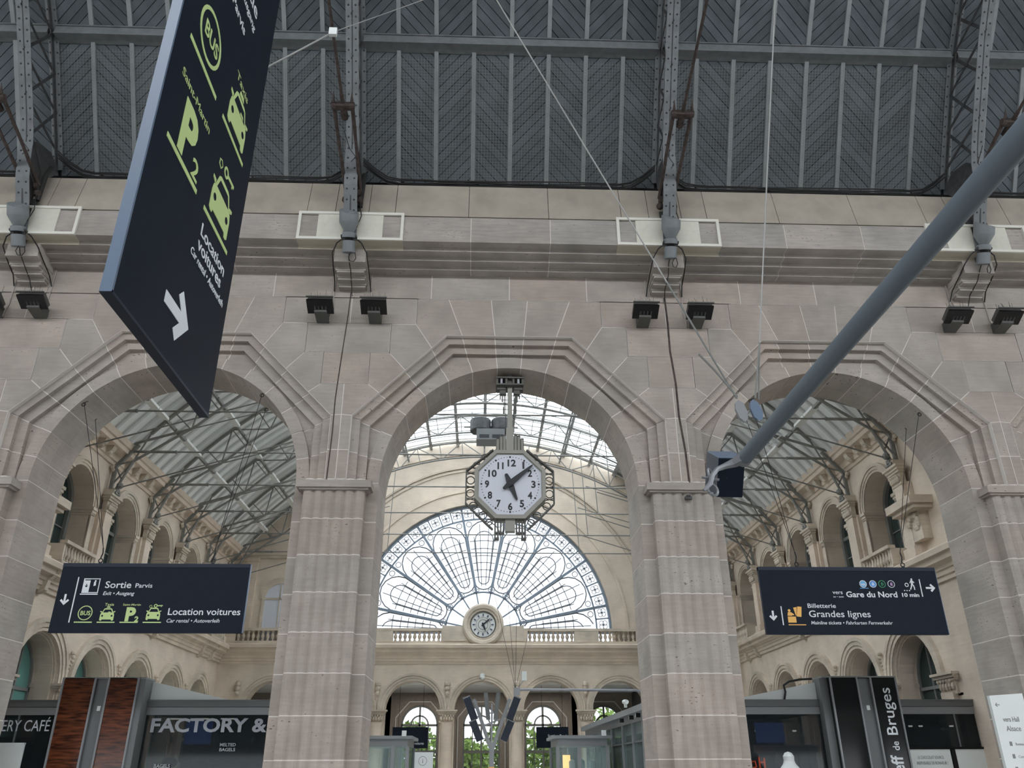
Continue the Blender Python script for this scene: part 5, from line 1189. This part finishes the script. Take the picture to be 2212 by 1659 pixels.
# openwork side frames
outer_r = [(.46, 1.0), (1.18, .39), (1.18, -.52), (.62, -1.08), (.46, -1.22)]
for s in (-1, 1):
    mb = MB()
    for (a, b), (c, d) in zip(outer_r, outer_r[1:]): mb.bar(frC(s * a, b, .1), frC(s * c, d, .1), .035, .16, side=(0, 1, 0))
    part('wing_rim', mb, 'clockdk', mc)
    for (u, v, r) in ((1.06, .13, .105), (1.06, -.24, .105), (.90, .55, .10), (.68, .80, .085), (.98, -.58, .10), (.72, -.84, .10), (.55, -1.02, .08), (.50, .95, .05)):
        part('wing_ring', MB().circle(frC(s * u, v, .1), r, .016, (0, 1, 0), 18, 5), 'clockdk', mc)
    for (u, v, u2, v2) in ((.95, .36, 1.17, .30), (.95, .30, 1.17, .36), (.95, -.03, 1.17, -.09), (.95, -.09, 1.17, -.03), (.95, -.42, 1.17, -.36), (.95, -.36, 1.17, -.42), (.80, .58, .96, .60), (.60, .76, .84, .70), (.84, -.56, 1.06, -.66), (.60, -.78, .86, -.84), (.42, -.92, .64, -1.08)):
        part('wing_cross', MB().bar(frC(s * u, v, .1), frC(s * u2, v2, .1), .018, .05, side=(0, 1, 0)), 'clockdk', mc)
    # stepped fins above and comb pendants below
    for u, h in ((.155, .0), (.24, -.02), (.335, -.10)):
        top = 1.40 + h; part('fin', MB().poly(rect(s * u - .032, s * u + .032, .93, top), frC, .0, .2), 'clock', mc); part('fin_rim', MB().poly(rect(s * u - .045, s * u - .032, .93, top + .02), frC, -.02, .22).poly(rect(s * u + .032, s * u + .045, .93, top + .02), frC, -.02, .22).poly(rect(s * u - .045, s * u + .045, top, top + .02), frC, -.02, .22), 'clockdk', mc)
    for j in range(4):
        u = .17 + .075 * j; part('pendant_bar', MB().poly(rect(s * u - .02, s * u + .02, -(1.28 + .07 * j), -.94), frC, .03, .2), 'clockdk', mc)
    part('pendant_bar', MB().poly(rect(s * .15, s * .42, -1.33, -1.29), frC, .04, .18).poly(rect(s * .29, s * .42, -1.50, -1.44), frC, .04, .18), 'clockdk', mc)
    for u, z0, z1, r in ((.115, 1.55, 2.88, .014), (.155, 2.2, 2.9, .02), (.21, 2.45, 2.9, .022), (.27, 2.55, 2.9, .022), (.165, 2.1, 2.3, .032)):
        part('suspension_rod', MB().tube([frC(s * u, z0, .1), frC(s * u, z1, .1)], r, 6), 'clockdk', mc)
    part('bracket_step', MB().poly(rect(s * .12, s * .36, 2.80, 2.90), frC, .0, .25).poly(rect(s * .12, s * .28, 2.68, 2.80), frC, .03, .2), 'clockdk', mc)
part('neck_plate', MB().poly(rect(-.10, .10, .93, 1.62), frC, -.04, .24), 'clock', mc); part('lower_plate', MB().poly(rect(-.13, .13, -1.28, -.93), frC, .02, .22), 'clock', mc)
part('column', MB().poly(rect(-.065, .065, 1.62, 2.92), frC, .02, .2), 'clock', mc)
part('ceiling_bracket', MB().poly(rect(-.39, .39, 2.90, 2.94), frC, -.12, .45).poly(rect(-.39, .39, 3.11, 3.15), frC, -.12, .45).poly(rect(-.06, .06, 2.88, 3.28), frC, .0, .3), 'clockdk', mc)
for u in (-.36, -.24, -.1, .1, .24, .36): part('bracket_post', MB().poly(rect(u - .03, u + .03, 2.94, 3.11), frC, -.08, .4), 'clockdk' if abs(u) != .24 else 'steel', mc)
# ================================================================ SHOPS
def frK(Y): return lambda u, v, w: (u, Y + w, v)
def shopfront(name, label, x0, x1, Y, depth, zt=3.3, dark='shopglass', mull=()):
    t = thing(name, label, 'shop', ((x0 + x1) / 2, Y + depth / 2, 0))
    part('fascia', MB().b2((x0, Y - .06, 3.12), (x1, Y + depth, zt)).b2((x0, Y - .10, zt - .03), (x1, Y + depth, zt)), 'kgrey', t)
    part('light_band', MB().b2((x0, Y - .03, 2.92), (x1, Y + .2, 3.11)), 'kgrey2', t, label='paler metal band under the fascia')
    part('glass_front', MB().b2((x0, Y, 0), (x1, Y + .03, 2.92)), dark, t)
    part('interior', MB().b2((x0, Y + depth - .1, 0), (x1, Y + depth, 3.1)).b2((x0, Y + .3, 2.95), (x1, Y + depth, 3.1)), 'olive', t)
    for m_ in mull: part('mullion', MB().b2((m_ - .02, Y - .02, 0), (m_ + .02, Y + .05, 2.92)), 'kgrey', t)
    return t
k1 = shopfront('shop_kiosk', 'dark glazed kiosk at the left edge with the lettering ERY CAFÉ', -14.2 + .6, -11.2, 24, 3.5, mull=(-12.4,))
text('ERY CAFÉ', .40, (-12.80, 23.97, 2.52), (1, 0, 0), (0, 0, 1), 'white', k1, width=1.25, bold=.0)
part('ceiling_lamp', MB().lathe((-12.2, 24.6, 2.2), [(.05, 0), (.06, .2)], 8).lathe((-11.75, 25.2, 2.2), [(.05, 0), (.06, .2)], 8), 'steel', k1)
part('wall_panel', MB().b2((-13.5, 24.8, .4), (-11.4, 24.9, 2.4)), 'olive', k1)
k2 = shopfront('shop_kiosk', 'black glazed bagel kiosk with the lettering FACTORY & behind the left pier', -9.05, -5.0, 24, 3.5, mull=())
text('FACTORY &', .47, (-8.88, 23.97, 2.50), (1, 0, 0), (0, 0, 1), 'steel', k2, width=3.1, bold=.03)
text('BAGELS', .13, (-8.6, 23.97, 1.62), (1, 0, 0), (0, 0, 1), 'steel', k2, width=.42, bold=.03); text('MELTED', .11, (-6.95, 23.97, 2.14), (1, 0, 0), (0, 0, 1), 'steel', k2, width=.42, bold=.02); text('BAGELS', .11, (-6.95, 23.97, 2.02), (1, 0, 0), (0, 0, 1), 'steel', k2, width=.42, bold=.02)
part('menu_screen', MB().b2((-8.05, 24.4, 2.2), (-7.35, 24.45, 2.78)), 'screen', k2, label='blue menu screen behind the glass'); part('poster', MB().b2((-7.3, 24.3, 1.2), (-6.3, 24.33, 2.3)), 'kgrey', k2)
for i in range(7):
    part('bread_picture', MB().sph((-8.3 + .42 * i, 24.25, 1.75 + .12 * sin(i * 2.1)), .2, 8, 5, (1.1, .2, .7)), 'timber', k2)
for x in (-8.6, -7.9, -7.2): part('strip_light', MB().b2((x, 24.6, 2.84), (x + .35, 24.75, 2.87)), 'whitelamp', k2)
for x in (-8.35, -7.15, -6.2): part('spotlight', MB().lathe((x, 24.3, 2.22), [(.035, 0), (.045, .16)], 8), 'steel', k2)
# timber pillar between them
pl = thing('shop_pillar', 'tall glossy timber-clad pillar with a grey channel between the two left kiosks', 'pillar', (-10.1, 23.6, 0))
for a, b, m_ in ((-11.18, -10.36, 'timber'), (-9.98, -9.2, 'timber')): part('timber_panel', MB().b2((a, 23.5, 0), (b, 23.9, 3.82)), m_, pl)
part('channel', MB().b2((-10.36, 23.58, 0), (-9.98, 23.8, 3.80)), 'kgrey', pl)
for x in (-10.36, -10.0, -11.2, -9.22): part('edge_strip', MB().b2((x - .015, 23.46, 0), (x + .03, 23.52, 3.83)), 'kgrey2', pl)
part('side_panel', MB().b2((-9.2, 23.52, 0), (-9.03, 24.2, 3.80)), 'kgrey', pl); part('cap', MB().b2((-11.2, 23.5, 3.80), (-9.03, 24.2, 3.84)), 'frame', pl); part('white_tag', MB().b2((-10.2, 23.56, 3.0), (-10.11, 23.6, 3.12)), 'kwhite', pl)
solo('roof_wedge', MB().prism([(-9.05, 24.05, 3.30), (-9.05, 24.05, 3.78), (-7.0, 24.05, 3.33), (-7.0, 24.05, 3.30)], (0, .9, 0)), 'kwhite', 'white sloping roof screen on top of the bagel kiosk', 'roof screen', loc=(-8, 24.5, 3.3))
# right side
k3 = shopfront('shop_kiosk', 'dark glazed kiosk with warm shelves just right of the right pier', 7.0, 9.55, 24, 3.5)
part('menu_screen', MB().b2((7.75, 24.4, 2.2), (8.55, 24.45, 2.72)), 'screen', k3, label='blue screen behind the glass')
part('shelf', MB().b2((8.3, 24.6, .5), (9.45, 24.65, 1.95)), 'warm', k3); 
for x in (8.6, 8.9, 9.2): part('shelf_divider', MB().b2((x, 24.52, .5), (x + .03, 24.6, 1.9)), 'kdark', k3)
part('neon_lettering', MB().tube([(7.45, 24.3, 1.55), (7.5, 24.3, 1.72), (7.6, 24.3, 1.74), (7.62, 24.3, 1.6), (7.5, 24.3, 1.56)], .02, 6).tube([(7.72, 24.3, 1.55), (7.72, 24.3, 1.85)], .022, 6).tube([(7.72, 24.3, 1.7), (7.85, 24.3, 1.72)], .022, 6).tube([(7.86, 24.3, 1.55), (7.86, 24.3, 1.82)], .022, 6), 'neon', k3, label='orange neon letters'); part('valance', MB().b2((7.7, 24.55, 1.95), (9.5, 24.6, 2.15)), 'ceilwhite', k3)
for x in (7.9, 9.0): part('downlight', MB().lathe((x, 24.8, 2.5), [(.05, 0), (.06, .04)], 10), 'whitelamp', k3)
solo('roof_wedge', MB().prism([(7.25, 24.05, 3.30), (7.25, 24.05, 3.34), (9.6, 24.05, 3.78), (9.6, 24.05, 3.30)], (0, .9, 0)), 'kwhite', 'white sloping roof screen beside the black right-hand pillar', 'roof screen', loc=(8.4, 24.5, 3.3))
solo('black_hose', MB().tube([(8.55, 24.0, 3.3), (8.6, 23.98, 3.5), (8.58, 23.98, 3.68), (8.75, 24.0, 3.78), (9.1, 24.05, 3.84), (9.45, 24.1, 3.86)], .03, 8), 'cable', 'thick black hose bent over the white roof screen on the right', 'hose', loc=(8.6, 24, 3.4), smooth=True)
pl = thing('shop_pillar', 'tall black glossy pillar with upright white lettering on the right-hand kiosk', 'pillar', (10.5, 23.6, 0))
part('dark_panel', MB().b2((9.5, 23.7, 0), (9.72, 24.2, 3.84)), 'kgrey', pl); part('dark_panel', MB().b2((9.72, 23.5, 0), (10.46, 23.9, 3.84)), 'kdark', pl); part('dark_panel', MB().b2((10.9, 23.5, 0), (11.58, 23.9, 3.84)), 'kdark', pl)
part('channel', MB().b2((10.46, 23.58, 0), (10.9, 23.8, 3.82)), 'kgrey', pl)
for x in (9.72, 10.47, 10.86, 11.56): part('edge_strip', MB().b2((x - .015, 23.46, 0), (x + .025, 23.52, 3.85)), 'kgrey2', pl)
part('white_tag', MB().b2((10.66, 23.56, 3.0), (10.75, 23.6, 3.12)), 'kwhite', pl); part('cap', MB().b2((9.5, 23.5, 3.84), (11.6, 24.2, 3.88)), 'frame', pl)
text('eff', .46, (11.36, 23.49, 1.44), (0, 0, 1), (-1, 0, 0), 'white', pl, width=.42, bold=.02); text('de', .26, (11.33, 23.49, 1.98), (0, 0, 1), (-1, 0, 0), 'white', pl, width=.22, bold=.01); text('Bruges', .42, (11.36, 23.49, 2.34), (0, 0, 1), (-1, 0, 0), 'white', pl, width=1.2, bold=.006)
k4 = shopfront('shop_kiosk', 'dark glazed kiosk with pale posters at the right edge', 11.6, 15.0, 24, 3.5, mull=(13.3,))
for a, b in ((11.75, 12.95), (13.1, 14.2)): part('poster', MB().b2((a, 23.95, .6), (b, 23.99, 2.02)), 'cream' if False else 'kwhite', k4)
text('LE CHOCOLAT SOURCE', .11, (12.0, 23.94, 1.78), (1, 0, 0), (0, 0, 1), 'frame', k4, width=.72); text('INEPUISABLE DE BONHEUR !', .11, (11.95, 23.94, 1.64), (1, 0, 0), (0, 0, 1), 'frame', k4, width=.86)
part('frame_post', MB().b2((12.97, 23.92, 0), (13.08, 24.0, 2.05)).b2((11.65, 23.92, 2.02), (14.3, 24.0, 2.08)), 'kdark', k4)
part('camera_lamp', MB().lathe((13.2, 24.5, 2.5), [(.04, 0), (.06, .1)], 8).b2((13.15, 24.4, 2.52), (13.45, 24.6, 2.58)), 'kwhite', k4)
for x in (12.4, 12.7, 13.6): part('downlight', MB().lathe((x, 24.8, 2.62), [(.05, 0), (.06, .04)], 10), 'whitelamp', k4)
# wayfinding panel on the right pier
dr = thing('direction_panel', 'white vertical direction panel reading Hall Alsace fixed to the far right pier', 'sign', (13.0, 19.75, .6))
fD = lambda u, v, w: (u, 19.7 + w, v)
part('panel', MB().prism([(11.86, 19.7, .6), (12.66, 19.7, .6), (12.66, 19.7, 3.13), (11.86, 19.7, 3.08)], (0, .1, 0)), 'kwhite', dr)
DS = Sign(fD, dr, 11.9, .6, .76, 2.5)
DS.arrow((12.0, 2.88), (-1, 0), .11, .018, 'frame'); DS.text('vers Hall', (12.05, 2.52), .15, 'frame', width=.38); DS.text('Alsace', (12.08, 2.32), .16, 'frame', width=.34)
for i, tx in enumerate(('Restaurants', 'Commerces', 'Café & Food')): DS.text(tx, (12.2, 2.02 - .26 * i), .08, 'frame', width=.34, bold=0); DS.poly('pictogram', rect(12.07, 12.13, 2.01 - .26 * i, 2.10 - .26 * i), 'frame')
solo('notice_board', MB().b2((-12.9, 23.3, .9), (-11.75, 23.36, 2.2)).b2((-12.9, 23.28, 2.18), (-11.75, 23.38, 2.22)), 'kwhite', 'plain white board with a rounded corner at the bottom left of the picture', 'board', loc=(-12.3, 23.3, .9))
# ---------------------------------------------------------------- pavilions in the hall
def pavilion(name, label, x0, x1, y0, y1, zt, posts, warm=False):
    t = thing(name, label, 'kiosk', ((x0 + x1) / 2, (y0 + y1) / 2, 0))
    part('roof', MB().b2((x0 - .15, y0 - .15, zt - .10), (x1 + .15, y1 + .15, zt)).b2((x0, y0, zt - .34), (x1, y1, zt - .10)), 'kgrey2', t)
    for x in posts:
        for y in (y0, y1): part('post', MB().b2((x - .06, y - .06, 0), (x + .06, y + .06, zt - .34)), 'kgrey2', t)
    part('glass_wall', MB().b2((x0, y0, 0), (x1, y0 + .02, zt - .34)), 'clrglass', t); part('glass_wall', MB().b2((x0, y0, 0), (x0 + .02, y1, zt - .34)), 'clrglass', t); part('glass_wall', MB().b2((x1 - .02, y0, 0), (x1, y1, zt - .34)), 'clrglass', t)
    part('counter', MB().b2((x0 + .2, y0 + .5, 0), (x1 - .2, y0 + 1.1, 1.1)), 'kdark', t)
    if warm:
        for i in range(3): part('glass_jar', MB().lathe((x0 + .55 + .35 * i, y0 + .8, 1.5), [(.12, 0), (.14, .05), (.14, .3), (.08, .36)], 10), 'dial', t)
        part('warm_display', MB().b2((x0 + .25, y0 + .7, 1.1), (x0 + .5, y0 + .9, 2.0)), 'warmlamp', t); part('shelf', MB().b2((x0 + .2, y0 + .6, 1.42), (x1 - .2, y0 + 1.1, 1.46)), 'warm2', t)
    part('spotlight', MB().b2((x1 - .2, y0 - .25, zt - .02), (x1 - .05, y0 - .1, zt + .16)), 'kwhite', t)
    return t
pavilion('glass_kiosk', 'small grey-roofed glass kiosk just right of the left central pier', -4.9, -2.5, 31, 34, 2.62, (-4.9, -3.0, -2.5))
pavilion('glass_kiosk', 'grey-roofed glass kiosk with jars and warm light in the right half of the central arch', 2.75, 4.5, 31, 34, 2.62, (2.75, 3.5, 4.5), True)
t = thing('glass_kiosk', 'long glass kiosk with a sloping-looking grey roof edge beside the right central pier', 'kiosk', (6.3, 32, 0))
part('roof', MB().b2((4.75, 24.6, 3.12), (6.9, 41, 3.3)).b2((4.95, 24.8, 2.9), (6.9, 41, 3.12)), 'kgrey2', t)
for y in (25, 26.6, 28.4, 30.5, 33, 36, 40.8): part('post', MB().b2((4.95, y - .07, 0), (5.09, y + .07, 2.9)), 'kgrey2', t)
for a, b in zip((25, 26.6, 28.4, 30.5, 33, 36), (26.6, 28.4, 30.5, 33, 36, 40.8)): part('pane', MB().b2((5.0, a + .07, 0), (5.02, b - .07, 2.9)), 'clrglass', t); part('transom', MB().b2((4.97, a, 2.3), (5.05, b, 2.36)), 'kgrey', t)
part('interior_screen', MB().b2((5.8, 25.5, .3), (5.9, 40, 2.7)), 'kdark', t)
for y in (26.2, 27.4, 29.3): part('spotlight', MB().b2((4.72, y, 2.96), (4.86, y + .16, 3.08)), 'kdark', t)
part('camera', MB().tube([(4.6, 27.0, 3.45), (4.6, 27.5, 3.48)], .07, 8).b2((4.56, 27.2, 3.3), (4.64, 27.3, 3.45)), 'kwhite', t)
# information totem
it = thing('information_totem', 'white information totem with an i in a circle beside the left glass kiosk', 'sign', (-2.0, 31.5, 0))
part('panel', MB().b2((-2.27, 31.4, 0), (-1.62, 31.5, 2.10)), 'kwhite', it); IS = Sign(lambda u, v, w: (u, 31.4 + w, v), it, 0, 0, 1, 1)
IS.ring('information_symbol', (-1.98, 1.82), .15, .016, 'frame', 20); IS.text('i', (-2.0, 1.75), .22, 'frame', bold=.01); IS.poly('dark_band', rect(-2.2, -1.7, 1.3, 1.55), 'kdark')
# hanging signs in front of the back arcade
for x0, x1, tx, lb in ((-4.56, -2.70, 'Location voitures', 'dark hanging sign left of the middle arch of the back wall'), (3.0, 4.70, 'Sortie • Parvis', 'dark hanging sign with small white Sortie lettering right of the middle arch')):
    t = thing('hanging_sign', lb, 'sign', ((x0 + x1) / 2, 46.3, 2.52)); q_ = part('panel', MB().b2((x0, 46.3, 2.52), (x1, 46.38, 3.54)), 'navy', t)
    text(tx, .18, (x0 + .6, 46.29, 3.05 if x0 > 0 else 2.70), (1, 0, 0), (0, 0, 1), 'white', q_, width=1.05, bold=.006)
    for x in (x0 + .3, x1 - .3): part('hanger_rod', MB().tube([(x, 46.34, 3.54), (x, 46.34, 5.6)], .01, 5), 'cable', t)
# V-shaped screen stand
bt = thing('screen_tree', 'Y-shaped grey stand carrying dark tilted departure screens in the central arch', 'display stand', (.42, 30, 0))
part('stem', MB().b2((.34, 29.92, 0), (.50, 30.08, 2.3)), 'kgrey2', bt); part('base_band', MB().b2((.33, 29.9, 1.4), (.51, 30.1, 1.62)), 'orange', bt, label='orange warning band')
for s in (-1, 1):
    part('arm', MB().bar((.42 + s * .04, 30, 2.2), (.42 + s * .62, 30, 3.75), .09, .12), 'kgrey2', bt)
    for (u0, z0), (u1, z1) in ((((.24, 2.45), (.50, 3.05))), ((.44, 3.1), (.72, 3.80))):
        p, q = Vector((.42 + s * (u0 + .1), 29.8, z0)), Vector((.42 + s * (u1 + .1), 29.8, z1)); d = (q - p); nn = Vector((d.z, 0, -d.x)).normalized() * s
        part('screen_housing', MB().obox(p - nn * .06, d, nn * .24, Vector((s * .0, .35, 0))), 'navyedge', bt); part('screen_bezel', MB().obox(p - nn * .07, d, nn * .02, Vector((0, .37, 0))).obox(q - nn * .07, d.normalized() * .04, nn * .26, Vector((0, .37, 0))), 'kgrey2', bt)
for s in (-1, 1): part('screen_housing', MB().obox((.42 + s * .05, 29.9, 3.1), (s * .14, .0, .0), (0, .5, 0), (s * .10, 0, .85)), 'kgrey', bt)
part('cross_brace', MB().bar((.15, 30, 2.9), (.7, 30, 3.1), .05).bar((.42, 30, 2.3), (.42, 30, 3.6), .06).bar((.2, 30, 3.3), (.64, 30, 3.3), .04), 'steel', bt)
# horizontal bracket arm with hanging wires and a white box
ba = thing('horizontal_bar', 'thin pale horizontal bar crossing in front of the back arches to the right pier', 'bar', (3.2, 28, 3.85))
part('tube', MB().tube([(1.22, 28, 3.89), (5.1, 28, 3.87), (5.25, 28, 3.83), (5.35, 28, 3.70)], .04, 8), 'steel', ba, smooth=True); part('end_bracket', MB().b2((1.1, 27.95, 3.72), (1.3, 28.05, 3.95)).bar((1.2, 28, 3.9), (1.45, 28, 4.2), .02), 'steel', ba)
solo('white_box', MB().b2((1.36, 27.9, 4.16), (1.52, 28.1, 4.45)), 'kwhite', 'small white box hanging in front of the back wall right of the middle arch', 'box', loc=(1.44, 28, 4.16))
for i, (x1_, y1_, z1_) in enumerate(((.9, 29.5, 7.8), (1.25, 28.0, 8.2), (.5, 30.5, 7.4), (1.75, 28, 6.3))):
    wire([(1.15, 28, 3.9), (x1_, y1_, z1_)], .007, 'cable', 'thin wire fanning up from the bracket in the central arch, %s' % ['second from the left', 'nearly vertical one', 'leftmost', 'rightmost'][i])
solo('white_gauge', MB().lathe((7.95, 22.6, 0), [(.06, 1.2), (.22, 1.35), (.25, 1.55), (.16, 1.66), (.13, 1.74), (.14, 1.84), (.09, 1.92), (.0, 1.95)], 16), 'kwhite', 'white rounded figure-shaped top poking up in front of the right kiosk', 'ornament', loc=(7.95, 22.6, 1.2), smooth=True)
solo('wall_sensor', MB().b2((5.22, 19.86, 7.83), (5.40, 19.96, 7.90)).b2((5.26, 19.84, 7.90), (5.36, 19.96, 7.94)), 'iron', 'small dark device fixed under the slab of the right central pier', 'device')
